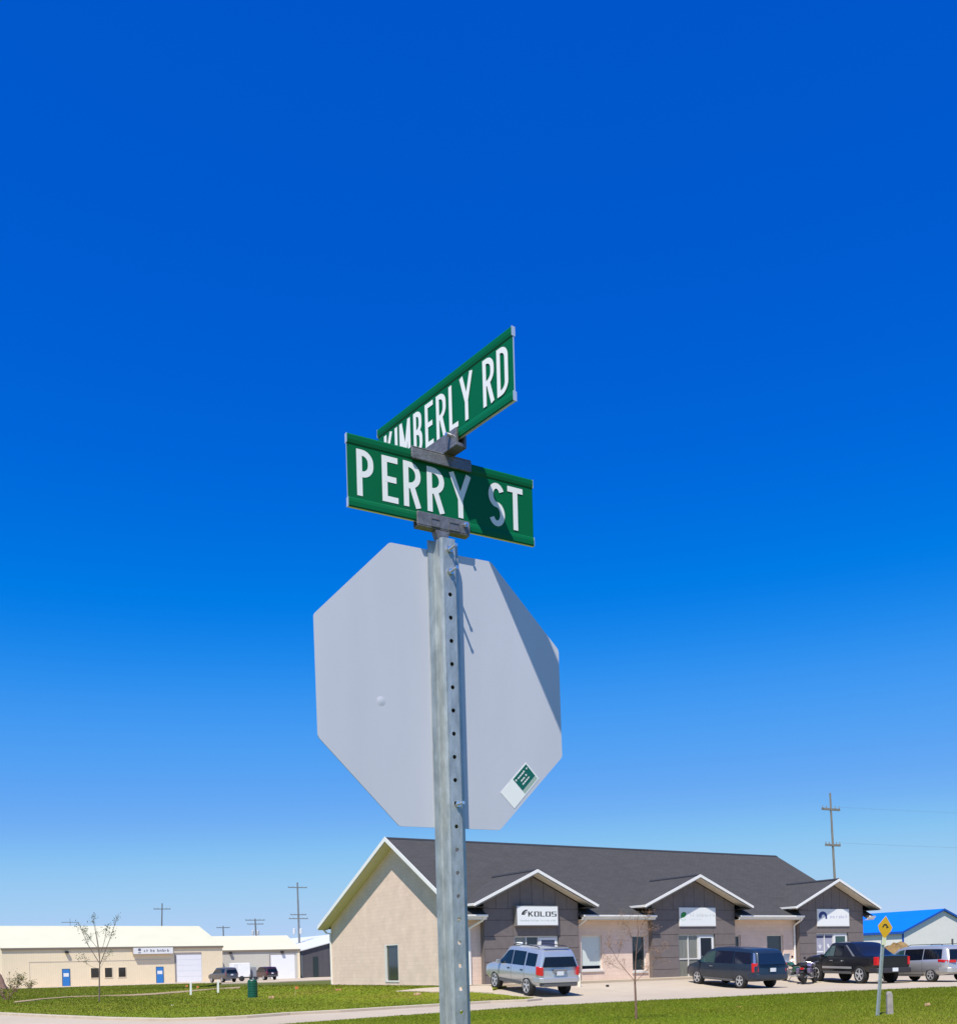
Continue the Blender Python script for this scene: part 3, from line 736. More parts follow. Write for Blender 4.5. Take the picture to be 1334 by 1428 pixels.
# gabled entrances
PY, PO, PZP, PZE = -.28, .62, 5.83, 4.19                  # wall plane, overhang, peak, eave height
def clip_poly(poly, cuts):
    for (px, pz, nx, nz) in cuts:
        out = []
        for i in range(len(poly)):
            a, b = poly[i - 1], poly[i]
            da = (a[0] - px) * nx + (a[1] - pz) * nz; db = (b[0] - px) * nx + (b[1] - pz) * nz
            if da <= 0 <= db or db <= 0 <= da:
                if abs(da - db) > 1e-9:
                    t = da / (da - db); out.append((a[0] + t * (b[0] - a[0]), a[1] + t * (b[1] - a[1])))
            if db <= 0: out.append(b)
        poly = out
        if len(poly) < 3: return []
    res = []
    for p in poly:
        if not res or abs(p[0] - res[-1][0]) + abs(p[1] - res[-1][1]) > 1e-4: res.append(p)
    return res if len(res) > 2 else []
def entrance(i, x0, x1):
    xc = (x0 + x1) / 2 - (.04, .08, 0)[i]; hw = (3.56, 3.86, 3.7)[i]; sl = (PZP - PZE) / hw
    en = MB()                                              # core of the bay, behind the panels
    zt = lambda x: PZP - abs(x - xc) * sl - .24
    (dx0, dx1), dz1 = OPEN[i], 2.67             # storefront opening
    for a, b in ((x0, dx0), (dx1, x1)):
        pts = [(a, PY, -.1), (b, PY, -.1), (b, PY, zt(b)), (a, PY, zt(a))]
        en.prism(pts, (0, .27, 0))
    en.prism([(dx0, PY, dz1), (dx1, PY, dz1), (dx1, PY, zt(dx1)), (xc, PY, zt(xc)), (dx0, PY, zt(dx0))], (0, .27, 0))
    en.box2((dx0, PY + .20, FL - .3), (dx1, PY + .22, dz1))
    bay = en.build('entrance_bay', M_joint, shop)
    # side cheeks under the eaves
    for xs, sg in ((x0, -1), (x1, 1)):
        m = MB(); m.box2((xs, PY + .0, -.1), (xs + sg * .018, -.005, zt(xs) - .0)); m.build('panel', M_panel, bay)
    # panels: level ones below, upright boards in the gable
    g, pt = .02, .018
    cuts = [(xc, zt(xc) , sl, 1), (xc, zt(xc), -sl, 1)]
    cuts = [(xc, zt(xc), sl / sqrt(1 + sl * sl), 1 / sqrt(1 + sl * sl)), (xc, zt(xc), -sl / sqrt(1 + sl * sl), 1 / sqrt(1 + sl * sl))]
    def panel(a, b, za, zb):
        poly = clip_poly([(a + g / 2, za + g / 2), (b - g / 2, za + g / 2), (b - g / 2, zb - g / 2), (a + g / 2, zb - g / 2)], cuts)
        if poly:
            m = MB(); m.prism([(p[0], PY - pt, p[1]) for p in poly], (0, pt - .002, 0)); m.build('panel', M_panel, bay)
    rows = [.22, .83, 1.45, 2.07, dz1, 3.44, 3.98]
    for za, zb in zip(rows, rows[1:]):
        if zb <= dz1 + .01:
            panel(x0, dx0, za, zb); panel(dx1, x1, za, zb)
        elif za < 3.0: panel(x0, dx0 - .05, za, zb); panel(dx0 - .05, dx1 - .1, za, zb); panel(dx1 - .1, x1, za, zb)
        else: panel(x0, dx0, za, zb); panel(dx0, dx1, za, zb); panel(dx1, x1, za, zb)
    nb = 8
    for k in range(nb): panel(x0 + (x1 - x0) * k / nb, x0 + (x1 - x0) * (k + 1) / nb, 3.98, 5.75)
    # storefront: two sidelights with a transom bar, door at the right
    yf = PY + .06
    fr = MB(); xm = dx0 + (dx1 - dx0) * .555; xq = (dx0 + xm) / 2
    for a, b, za, zb in ((dx0, dx0 + .07, FL, dz1), (xq - .03, xq + .03, FL, dz1), (xm - .05, xm + .05, FL, dz1), (dx1 - .07, dx1, FL, dz1)):
        fr.box2((a, yf, za), (b, yf + .1, zb))
    for a, b in ((dx0 + .07, xq - .03), (xq + .03, xm - .05)):
        for za, zb in ((FL, FL + .08), (1.32, 1.38), (dz1 - .06, dz1)): fr.box2((a, yf + .005, za), (b, yf + .09, zb))
    fr.box2((xm + .05, yf + .005, dz1 - .07), (dx1 - .07, yf + .09, dz1))
    sf = fr.build('storefront_frame', M_frame, shop)
    for a, b in ((dx0 + .07, xq - .03), (xq + .03, xm - .05)):
        for za, zb in ((FL + .08, 1.32), (1.38, dz1 - .06)):
            m = MB(); m.box2((a, yf + .04, za), (b, yf + .05, zb)); m.build('pane', M_pane_b if i == 1 or (i == 0 and a < dx0 + .3) else M_pane_d if i == 0 else mat('posters behind glass', (.30, .29, .36), .12, spec=.6), sf)
    dr = MB(); d0, d1 = xm + .055, dx1 - .075
    for a, b, za, zb in ((d0, d0 + .11, FL + .01, dz1 - .08), (d1 - .11, d1, FL + .01, dz1 - .08)): dr.box2((a, yf - .012, za), (b, yf + .03, zb))
    for za, zb in ((FL + .01, FL + .26), (dz1 - .20, dz1 - .08)): dr.box2((d0 + .11, yf - .012, za), (d1 - .11, yf + .03, zb))
    door = dr.build('door', mat('white door frame', (.74, .74, .74), .45), shop)
    m = MB(); m.box2((d0 + .11, yf + .005, FL + .26), (d1 - .11, yf + .014, dz1 - .20))
    m.build('pane', [mat('blue reflecting door glass', (.055, .06, .12), .06, spec=.8), M_glass, mat('green tinted door glass', (.03, .075, .06), .06, spec=.8)][i], door)
    m = MB(); m.tube([(d0 + .17, yf - .06, 1.1), (d0 + .17, yf - .06, 1.5)], .014); m.build('handle', M_bolt, door)
    if i == 2:                                              # pale posters in the sidelights
        for a, b, c1, c2, kind in ((dx0 + .1, xq - .06, 1.45, 2.5, 0), (xq + .06, xm - .08, 1.45, 2.5, 1)):
            m = MB(); m.box2((a, yf + .035, c1), (b, yf + .039, c2)); po = m.build('poster', mat('lilac poster', (.36, .36, .44), .4), sf)
            m = MB(); m.box2((a, yf + .031, c2 - .13), (b, yf + .0345, c2)); m.build('poster_band', mat('navy poster band', (.05, .05, .12), .4), po)
            m = MB(); xx = (a + b) / 2
            if kind == 0:
                m.prism([(xx - .06, yf + .031, 1.8), (xx, yf + .031, 2.06), (xx + .06, yf + .031, 1.8), (xx, yf + .031, 1.72)], (0, .003, 0)); m.box2((a + .04, yf + .031, 1.52), (b - .04, yf + .0345, 1.60))
                m.box2((xx - .16, yf + .0311, 1.88), (xx - .065, yf + .0346, 1.93)); m.box2((xx + .065, yf + .0311, 1.88), (xx + .16, yf + .0346, 1.93))
            else:
                m.prism([(xx - .12, yf + .031, 2.02), (xx - .02, yf + .031, 2.02), (xx + .14, yf + .031, 1.8), (xx + .08, yf + .031, 1.72), (xx - .10, yf + .031, 1.86)], (0, .003, 0))
            m.build('poster_print', M_white, po)
    # porch roof
    yr = PY - PO; yb = (PZP - EZ) / SLF - OE + .3
    m = MB()
    for sg in (-1, 1):
        xe = xc + sg * hw; ye = (PZE - EZ) / SLF - OE + .25
        top = [(xc, yr, PZP), (xe, yr, PZE), (xe, ye, PZE), (xc, yb, PZP)]
        lo = [(p[0], p[1], p[2] - .15) for p in top]
        m.add([Vector(p) for p in top + lo], [(0, 1, 2, 3), (7, 6, 5, 4), (0, 4, 5, 1), (1, 5, 6, 2), (2, 6, 7, 3), (3, 7, 4, 0)])
    pr = m.build('porch_roof', M_shingle, shop)
    m = MB()
    for sg in (-1, 1): m.prism([(xc, yr, PZP + .06), (xc + sg * .17, yr, PZP + .055 - .17 * sl), (xc + sg * .17, yr, PZP - .17 * sl + .001), (xc, yr, PZP + .001)], (0, yb - yr, 0))
    m.build('ridge_cap', MATS['ridge cap with painted shade'], pr)  # darkened in colour to draw the shadow side of the porch ridge
    m = MB()
    for sg in (-1, 1):
        xe = xc + sg * (hw + .02)
        m.prism([(xc, yr - .004, PZP + .03), (xe, yr - .004, PZE + .03 - .02 * sl), (xe, yr - .004, PZE - .115), (xc, yr - .004, PZP - .125)], (0, -.03, 0))
    m.build('fascia', M_fascia, pr)
    m = MB()
    for sg in (-1, 1):
        m.prism([(xc, yr + .002, PZP - .155), (xc + sg * hw, yr + .002, PZE - .155), (xc + sg * hw, yr + .002, PZE - .175), (xc, yr + .002, PZP - .175)], (0, PO + .0, 0))
    m.build('soffit', M_soffit, pr)
    for sg in (-1, 1):
        xe = xc + sg * hw; ye = (PZE - EZ) / SLF - OE + .2
        m = MB(); m.prism([(xe + sg * .002, yr, PZE - .12), (xe + sg * .11, yr, PZE - .10), (xe + sg * .12, yr, PZE + .01), (xe + sg * .002, yr, PZE + .01)], (0, ye - yr, 0)); m.build('gutter', M_fascia, pr)
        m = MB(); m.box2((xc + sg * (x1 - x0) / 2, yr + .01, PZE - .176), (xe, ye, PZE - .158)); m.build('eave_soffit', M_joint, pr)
        if sg < 0: 
            m = MB(); m.box((xe - .05, ye - .35, PZE - .2), (.08, .07, .2)); m.box((xe - .03, ye - .42, PZE - .3), (.08, .16, .07)); m.build('spout', M_fascia, pr)
for i, (x0, x1) in enumerate(PORCH): entrance(i, x0, x1)
mb = MB(); mb.box2((0.2, -2.3, 0.0), (LEN, -.02, .29)); 

# shop signs on the entrance gables
def shop_sign(i, x0, x1, z0, z1, label, deep):
    o = CB + RB * ((x0 + x1) / 2) - Vector((-NB.x, -NB.y, 0)) * 0
    t = thing('shop_sign', label, 'sign', CB, TH, 'shop signs over the entrances')
    y = PY - .02
    m = MB(); m.box2((x0, y - deep, z0), (x1, y, z1)); m.build('sign_box', mat('sign box grey', (.22, .21, .20), .5) if deep > .1 else M_white, t)
    yy = y - deep - .004
    m = MB(); m.box2((x0 + .04, yy, z0 + .04), (x1 - .04, yy + .0035, z1 - .04)); m.build('face', mat('sign face white', (.80, .81, .79), .4), t)
    W_, H_ = x1 - x0, z1 - z0
    to3 = lambda u, v, l: Vector((x0 + u * W_, yy - .001 - l, z0 + v * H_))
    rg = random.Random(20 + i)
    if i == 0:
        m = MB(); X = .27
        for ch, wd in (('K', .125), ('o', .125), ('L', .115), ('o', .125), ('s', .125)):
            sub = MB()
            for k, st in enumerate(glyph(ch, wd / .25, .075)): ribbon(m, [(X + p[0] * .25, .46 + p[1] * .25) for p in st], .0165, to3, len(m.f) * .00005)
            X += wd + .018
        m.build('lettering', mat('black print', (.03, .03, .03), .5), t, fix=False)
        m = MB(); ribbon(m, arc(.27, .52, .13, .26, 175, 95, 8), .028, to3, 0); ribbon(m, arc(.27, .5, .09, .2, 170, 100, 8), .012, to3, .0002)
        m.build('emblem', MATS['black print'], t, fix=False)
        m = MB(); scrawl(m, .09, .50, .10, lambda u, v, l: to3(u, v + .22, l), rg, s=.006, k_=.42); scrawl(m, .56, .92, .10, lambda u, v, l: to3(u, v + .22, l), rg, s=.006, k_=.42)
        m.build('small_lettering', mat('pale grey print', (.50, .56, .52), .5), t, fix=False)
    elif i == 1:
        m = MB(); 
        m.add([to3(*p, 0) for p in ((.03, .42), (.04, .66), (.09, .76), (.15, .76), (.19, .70), (.17, .55), (.12, .47), (.06, .45))], [tuple(range(8))])
        m.build('emblem', mat('leaf green print', (.02, .26, .05), .5), t, fix=False)
        m = MB(); ribbon(m, arc(.1, .42, .06, .1, 200, 340, 8), .012, to3, 0); m.build('emblem_swirl', mat('pale green print', (.40, .62, .42), .5), t, fix=False)
        m = MB(); scrawl(m, .30, .95, .20, lambda u, v, l: to3(u, v + .50, l), rg, s=.007, k_=.42); m.build('lettering', mat('light grey print', (.56, .58, .56), .5), t, fix=False)
        m = MB(); scrawl(m, .30, .60, .08, lambda u, v, l: to3(u, v + .33, l), rg, s=.005, k_=.42); m.build('small_lettering', mat('faint grey print', (.68, .70, .70), .5), t, fix=False)
    else:
        m = MB(); pts = arc(.17, .60, .13, .26, 200, 0, 12) + [(.30, .42), (.24, .44), (.245, .55)] + arc(.19, .56, .06, .12, 60, 200, 6) + [(.06, .42)]
        m.add([to3(*p, 0) for p in pts], [tuple(range(len(pts)))]); m.build('emblem', mat('navy print', (.02, .04, .20), .5), t, fix=False)
        m = MB(); scrawl(m, .40, .93, .20, lambda u, v, l: to3(u, v + .46, l), rg, s=.008, k_=.42); m.build('lettering', mat('lilac print', (.45, .45, .60), .5), t, fix=False)
    return t
shop_sign(0, 2.52, 4.98, 3.15, 4.13, 'white lit box sign reading KOLOS over the left entrance', .22)
shop_sign(1, 13.08, 15.72, 3.10, 4.11, 'white sign with a green leaf mark over the middle entrance', .05)
shop_sign(2, 23.94, 26.78, 3.06, 4.09, 'white sign with a navy round mark over the right entrance', .05)

# ------------------------------------------------------------------ vehicles
def curve_interp(st, x):
    for a, b in zip(st, st[1:]):
        if a[0] <= x <= b[0]:
            t = (x - a[0]) / (b[0] - a[0]); return [p + (q - p) * t for p, q in zip(a, b)]
    return st[0] if x < st[0][0] else st[-1]
def section(s):
    x, zb, zs, zt, wb, ws, wt = s
    H = zt - zs
    return [(0, zb), (wb - .10, zb), (wb, zb + .10), (ws + .005, zs - .30), (ws, zs - .07), (ws - .035, zs), (wt + .02, zs + H * .84), (wt - .035, zs + H * .96), (wt * .6, zt), (0, zt + .012)]
class Car:
    def __init__(s, st, rake, paint, label, cat, loc, yaw, wheels, wr, group, name, scl=(1, 1, 1)):
        s.st = st; s.rake = rake; s.paint = paint
        s.root = thing(name, label, cat, loc, yaw, group); s.root.scale = scl
        sl = sorted(st); xs = []
        for a, b in zip(sl, sl[1:]):
            k = max(1, int((b[0] - a[0]) / .28)); xs += [a[0] + (b[0] - a[0]) * i / k for i in range(k)]
        xs.append(sl[-1][0]); s.sl = sl
        rings = []
        for x in xs:
            half = section(curve_interp(sl, x))
            ring = [s.dfm(x, y, z) for y, z in half] + [s.dfm(x, -y, z) for y, z in half[-2:0:-1]]
            rings.append(ring)
        n = len(rings[0]); mb = MB(); mb.v = [tuple(p) for r in rings for p in r]
        for i in range(len(rings) - 1):
            for k in range(n): mb.f.append([i * n + k, i * n + (k + 1) % n, (i + 1) * n + (k + 1) % n, (i + 1) * n + k]); mb.m.append(0)
        mb.f.append(list(range(n))); mb.f.append([(len(rings) - 1) * n + k for k in range(n)]); mb.m += [0, 0]
        o = mb.build('body', [paint, M_dark], s.root)
        cut = MB()
        for wx, wy in wheels:
            for sg in (-1, 1): cut.lathe([(wr + .075, sg * (wy - .32)), (wr + .075, sg * (wy + .3))], (wx, 0, wr), 'y', 22, 0)
        co = cut.build('cutter', M_dark)
        bmx = o.modifiers.new('arches', 'BOOLEAN'); bmx.object = co; bmx.operation = 'DIFFERENCE'; bmx.solver = 'EXACT'
        try: bmx.material_mode = 'TRANSFER'
        except Exception: pass
        dg = bpy.context.evaluated_depsgraph_get(); me = bpy.data.meshes.new_from_object(o.evaluated_get(dg))
        o.modifiers.clear(); o.data = me; bpy.data.objects.remove(co)
        me.polygons.foreach_set('use_smooth', [True] * len(me.polygons)); me.set_sharp_from_angle(angle=radians(38))
        s.body = o
    def dfm(s, x, y, z):
        xr, k, z0 = s.rake
        xmin = s.sl[0][0]
        if x < xr: x = x + k * max(0, z - z0) * (xr - x) / (xr - xmin)
        return Vector((x, y, z))
    def side(s, x, t, sg, off=.008):
        h = section(curve_interp(s.sl, x)); a, b = h[5], h[6]
        y = a[0] + (b[0] - a[0]) * t; z = a[1] + (b[1] - a[1]) * t
        p = s.dfm(x, y, z); nrm = Vector((0, b[1] - a[1], a[0] - b[0])).normalized()
        p = p + nrm * off
        return Vector((p.x, p.y * sg, p.z))
    def pane(s, x0, x1, t0, t1, m=None, name='window', n=8, sides=(1, -1)):
        """t0, t1: functions or numbers giving lower and upper edge between belt line and roof edge"""
        f0 = t0 if callable(t0) else (lambda u: t0); f1 = t1 if callable(t1) else (lambda u: t1)
        for sg in sides:
            mb = MB(); vs = []
            for i in range(n + 1):
                u = i / n; x = x0 + (x1 - x0) * u
                vs += [s.side(x, f0(u), sg), s.side(x, f1(u), sg)]
            mb.add(vs, [(2 * i, 2 * i + 1, 2 * i + 3, 2 * i + 2) for i in range(n)])
            mb.build(name, m or M_glass, s.root)
    def rear_pane(s, z0, z1, w0, w1, x=None, name='rear_window', m=None, off=.012):
        x = s.sl[0][0] if x is None else x; mb = MB(); vs = []
        n = 6
        for i in range(n + 1):
            u = -1 + 2 * i / n
            vs += [s.dfm(x, u * w0, z0) - Vector((off, 0, 0)), s.dfm(x, u * w1, z1) - Vector((off, 0, 0))]
        mb.add(vs, [(2 * i, 2 * i + 1, 2 * i + 3, 2 * i + 2) for i in range(n)])
        mb.build(name, m or M_glass, s.root)
    def shield(s, x0, x1, m=None):
        """windscreen between roof edge station x0 and cowl station x1"""
        mb = MB(); vs = []; n = 6
        for x in (x0, (x0 + x1) / 2, x1):
            h = section(curve_interp(s.sl, x))
            for i in range(n + 1):
                u = -1 + 2 * i / n; y = u * (h[7][0] - .06); z = h[9][1] - abs(u) ** 2 * .03 + .012
                vs.append(Vector((x + .01, y, z)))
        for j in range(2):
            for i in range(n): mb.f.append([j * (n + 1) + i, j * (n + 1) + i + 1, (j + 1) * (n + 1) + i + 1, (j + 1) * (n + 1) + i]); mb.m.append(0)
        mb.v = [tuple(v) for v in vs]; mb.build('windscreen', m or M_glass, s.root)
    def wheel(s, x, y, r, wd=.24, spokes=5, rimcol=None):
        for sg in (-1, 1):
            mb = MB(); yo = sg * y; yi = sg * (y - wd)
            pr = [(r * .62, yo - sg * .02), (r * .70, yo), (r * .93, yo - sg * .004), (r, yo - sg * .05), (r, yi + sg * .05), (r * .93, yi), (r * .6, yi)]
            mb.lathe(pr, (x, 0, r), 'y', 26)
            ty = mb.build('wheel', M_dark, s.root, 35)
            rm = MB(); rr = r * .68
            rm.lathe([(rr, yo - sg * .018), (rr, yo + sg * .002), (rr * .90, yo + sg * .002), (rr * .88, yo - sg * .05)], (x, 0, r), 'y', 26, caps=False)
            rm.lathe([(rr * .24, yo - sg * .05), (rr * .24, yo - sg * .006), (rr * .1, yo)], (x, 0, r), 'y', 12)
            for k in range(spokes):
                a = 2 * pi * (k + .25) / spokes; d = Vector((cos(a), 0, sin(a))); sd = Vector((-sin(a), 0, cos(a)))
                rm.box(Vector((x, yo - sg * .02, r)) + d * rr * .56, (rr * .70, .03, rr * .27), (d, Vector((0, 1, 0)), sd))
            rm.build('rim', rimcol or mat('alloy rim', (.62, .62, .63), .35, .6), ty, 35)
            dk = MB(); dk.lathe([(rr * .87, yo - sg * .075), (rr * .87, yo - sg * .07)], (x, 0, r), 'y', 20); dk.build('brake_disc', M_black, ty)
    def bx(s, name, c, d, m, both=False, bev=0.):
        for sg in ((1, -1) if both else (1,)):
            mb = MB(); mb.box((c[0], c[1] * sg, c[2]), d); o = mb.build(name, m, s.root)
            if bev: bevel(o, bev)
    def mirrors(s, x, z, y, m):
        for sg in (1, -1):
            mb = MB(); mb.prism([(x, sg * y, z), (x, sg * (y + .2), z + .01), (x, sg * (y + .2), z + .16), (x, sg * (y + .03), z + .15)], (.10, 0, 0)); bevel(mb.build('mirror', m, s.root), .025)
    def seams(s, xs, zlo):
        for sg in (1, -1):
            mb = MB()
            for x in xs:
                h = section(curve_interp(s.sl, x)); pts = [h[5], h[4], h[3], (h[2][0] + (h[3][0] - h[2][0]) * .4, zlo)]
                for a, b in zip(pts, pts[1:]):
                    mb.add([(x - .006, sg * (a[0] + .004), a[1]), (x + .006, sg * (a[0] + .004), a[1]), (x + .006, sg * (b[0] + .004), b[1]), (x - .006, sg * (b[0] + .004), b[1])], [(0, 1, 2, 3)])
            mb.build('door_seam', M_black, s.root)
    def strip(s, name, x0, x1, z0, z1, m, off=.012):
        for sg in (1, -1):
            mb = MB(); vs = []; n = 6
            def yat(x, z):
                h = section(curve_interp(s.sl, x))[2:6]
                for a, b in zip(h, h[1:]):
                    if a[1] <= z <= b[1]: return a[0] + (b[0] - a[0]) * (z - a[1]) / (b[1] - a[1] + 1e-9)
                return h[0][0]
            for i in range(n + 1):
                x = x0 + (x1 - x0) * i / n; vs += [(x, sg * (yat(x, z0) + off), z0), (x, sg * (yat(x, z1) + off), z1), (x, sg * (yat(x, z1) - .01), z1), (x, sg * (yat(x, z0) - .01), z0)]
            fs = []
            for i in range(n): fs += [tuple(4 * i + k for k in (0, 1)) + (4 * i + 5, 4 * i + 4), (4 * i + 1, 4 * i + 2, 4 * i + 6, 4 * i + 5), (4 * i + 3, 4 * i, 4 * i + 4, 4 * i + 7)]
            mb.add(vs, fs); mb.build(name, m, s.root)

M_tail = mat('red lamp lens', (.55, .012, .015), .2, spec=.7)
M_head = mat('clear lamp lens', (.70, .70, .68), .15, spec=.7)
M_plate = mat('number plate', (.66, .70, .72), .5)
def place(px, py, heading, axle):
    """rear wheel nearest the camera touches the ground at this photo point"""
    g = G(px, py); yaw = pi / 2 + radians(heading)
    d = Vector((cos(yaw), sin(yaw), 0)); lft = Vector((-d.y, d.x, 0))
    c = Vector((g.x, g.y, 0)) - d * axle[0] - lft * axle[1]
    fr, rr_ = c + d * 1.4, c - d * 1.4
    zf, zr = float(hgt(fr.x, fr.y)), float(hgt(rr_.x, rr_.y))
    c.z = (zf + zr) / 2 - .02
    return c, yaw, atan2(zf - zr, 2.8)
def tilt(root, yaw, p): root.rotation_euler = (Matrix.Rotation(yaw, 3, 'Z') @ Matrix.Rotation(-p, 3, 'Y')).to_euler()

# --- silver SUV
M_silver = mat('silver car paint', (.50, .53, .57), .28, .55, coat=.6)
M_cladding = mat('grey bumper plastic', (.10, .10, .10), .6)
def suv(px, py, head, paint, label, sc=1., full=True, pos=None, group=None):
    st = [(-2.36, .55, 1.10, 1.58, .78, .86, .66), (-2.30, .46, 1.10, 1.70, .86, .93, .71), (-2.05, .42, 1.10, 1.765, .92, .965, .755), (-1.0, .36, 1.09, 1.80, .935, .975, .775), (.1, .36, 1.07, 1.80, .935, .975, .775), (.45, .36, 1.065, 1.755, .935, .975, .765),
          (1.22, .36, 1.05, 1.12, .935, .965, .80), (1.9, .38, 1.00, 1.05, .92, .94, .76), (2.28, .45, .90, .95, .86, .88, .68), (2.38, .55, .80, .84, .74, .76, .55)]
    if pos is None: c, yaw, p = place(px, py, head, (-1.36, .80))
    else: c, yaw, p = pos[0], pi / 2 + radians(head), 0
    k = Car(st, (-1.9, .22, 1.1), paint, label, 'car', c, yaw, [(-1.36, .80), (1.36, .80)], .375, group, 'suv', (1.03, 1.03, 1.12) if full else (1, .95, 1.05))
    tilt(k.root, yaw, p)
    k.wheel(-1.36, .96, .375); k.wheel(1.36, .96, .375)
    k.pane(-2.0, -1.22, .07, .88); k.pane(-1.12, -.12, .05, .92); k.pane(-.06, 1.02, .05, lambda u: .92 - max(0, u - .35) * .45)
    k.rear_pane(1.13, 1.50, .80, .66, off=.02); k.shield(.52, 1.18)
    if not full: 
        k.bx('tail_light', (-2.26, .85, .98), (.16, .12, .30), M_tail, True)
        k.bx('bumper', (-2.36, 0, .56), (.18, 1.72, .22), M_cladding); k.bx('license_plate', (-2.385, 0, .90), (.02, .34, .17), M_plate)
        return k
    k.seams((-1.17, -.09, 1.0), .46)
    for sg in (1, -1):
        mb = MB(); mb.prism([(-2.335, sg * .80, .80), (-2.335, sg * .91, .80), (-2.27, sg * .955, .82), (-2.18, sg * .985, .86), (-2.18, sg * .985, 1.12), (-2.27, sg * .95, 1.14), (-2.345, sg * .885, 1.14), (-2.345, sg * .80, 1.12)][:4][::-1] and [(-2.40, sg * .78, .82), (-2.385, sg * .90, .82), (-2.24, sg * .975, .84), (-2.14, sg * .985, .86), (-2.10, sg * .92, .86), (-2.3, sg * .76, .84)], (.0, 0, .30))
        bevel(mb.build('tail_light', M_tail, k.root), .015)
    mb = MB(); mb.prism([(-2.46, -.80, .56), (-2.46, .80, .56), (-2.36, .93, .56), (-1.92, .985, .56), (-1.92, .90, .56), (-2.2, .80, .56), (-2.2, -.80, .56), (-1.92, -.90, .56), (-1.92, -.985, .56), (-2.36, -.93, .56)], (0, 0, .19))
    bevel(mb.build('bumper', paint, k.root), .03)
    mb = MB(); mb.prism([(-2.44, -.74, .42), (-2.44, .74, .42), (-2.30, .88, .42), (-2.15, .80, .42), (-2.15, -.80, .42), (-2.30, -.88, .42)], (0, 0, .139)); bevel(mb.build('lower_bumper', M_cladding, k.root), .02)
    k.bx('license_recess', (-2.395, 0, .98), (.03, .62, .16), mat('painted recess shade', (.20, .21, .23), .5), bev=.01)  # raised block, shade of the plate recess put into its grey
    k.bx('license_plate', (-2.40, 0, .90), (.03, .32, .15), M_plate)
    for x in (-.98, .12): k.bx('door_handle', (x, .985, .95), (.20, .03, .04), M_black, True, .008)
    k.mirrors(.80, 1.06, .95, paint)
    for sg in (1, -1):
        mb = MB(); mb.tube([(-1.85, sg * .66, 1.80), (-1.7, sg * .66, 1.85), (.0, sg * .66, 1.87), (.25, sg * .66, 1.81)], .018); mb.build('roof_rail', M_black, k.root)
    k.strip('side_sill', -.9, .95, .40, .52, M_cladding)
    mb = MB(); mb.prism([(-2.12, -.55, 1.80), (-2.12, .55, 1.80), (-1.95, .62, 1.81), (-1.95, -.62, 1.81)], (0, 0, .02)); mb.build('spoiler', paint, k.root)
    mb = MB(); mb.box((.05, .50, 1.86), (.22, .2, .11)); bevel(mb.build('roof_vent', M_white, k.root), .02)
    return k
suv(738, 1388.2, 27, M_silver, 'silver SUV with red tail lights parked before the left entrance')

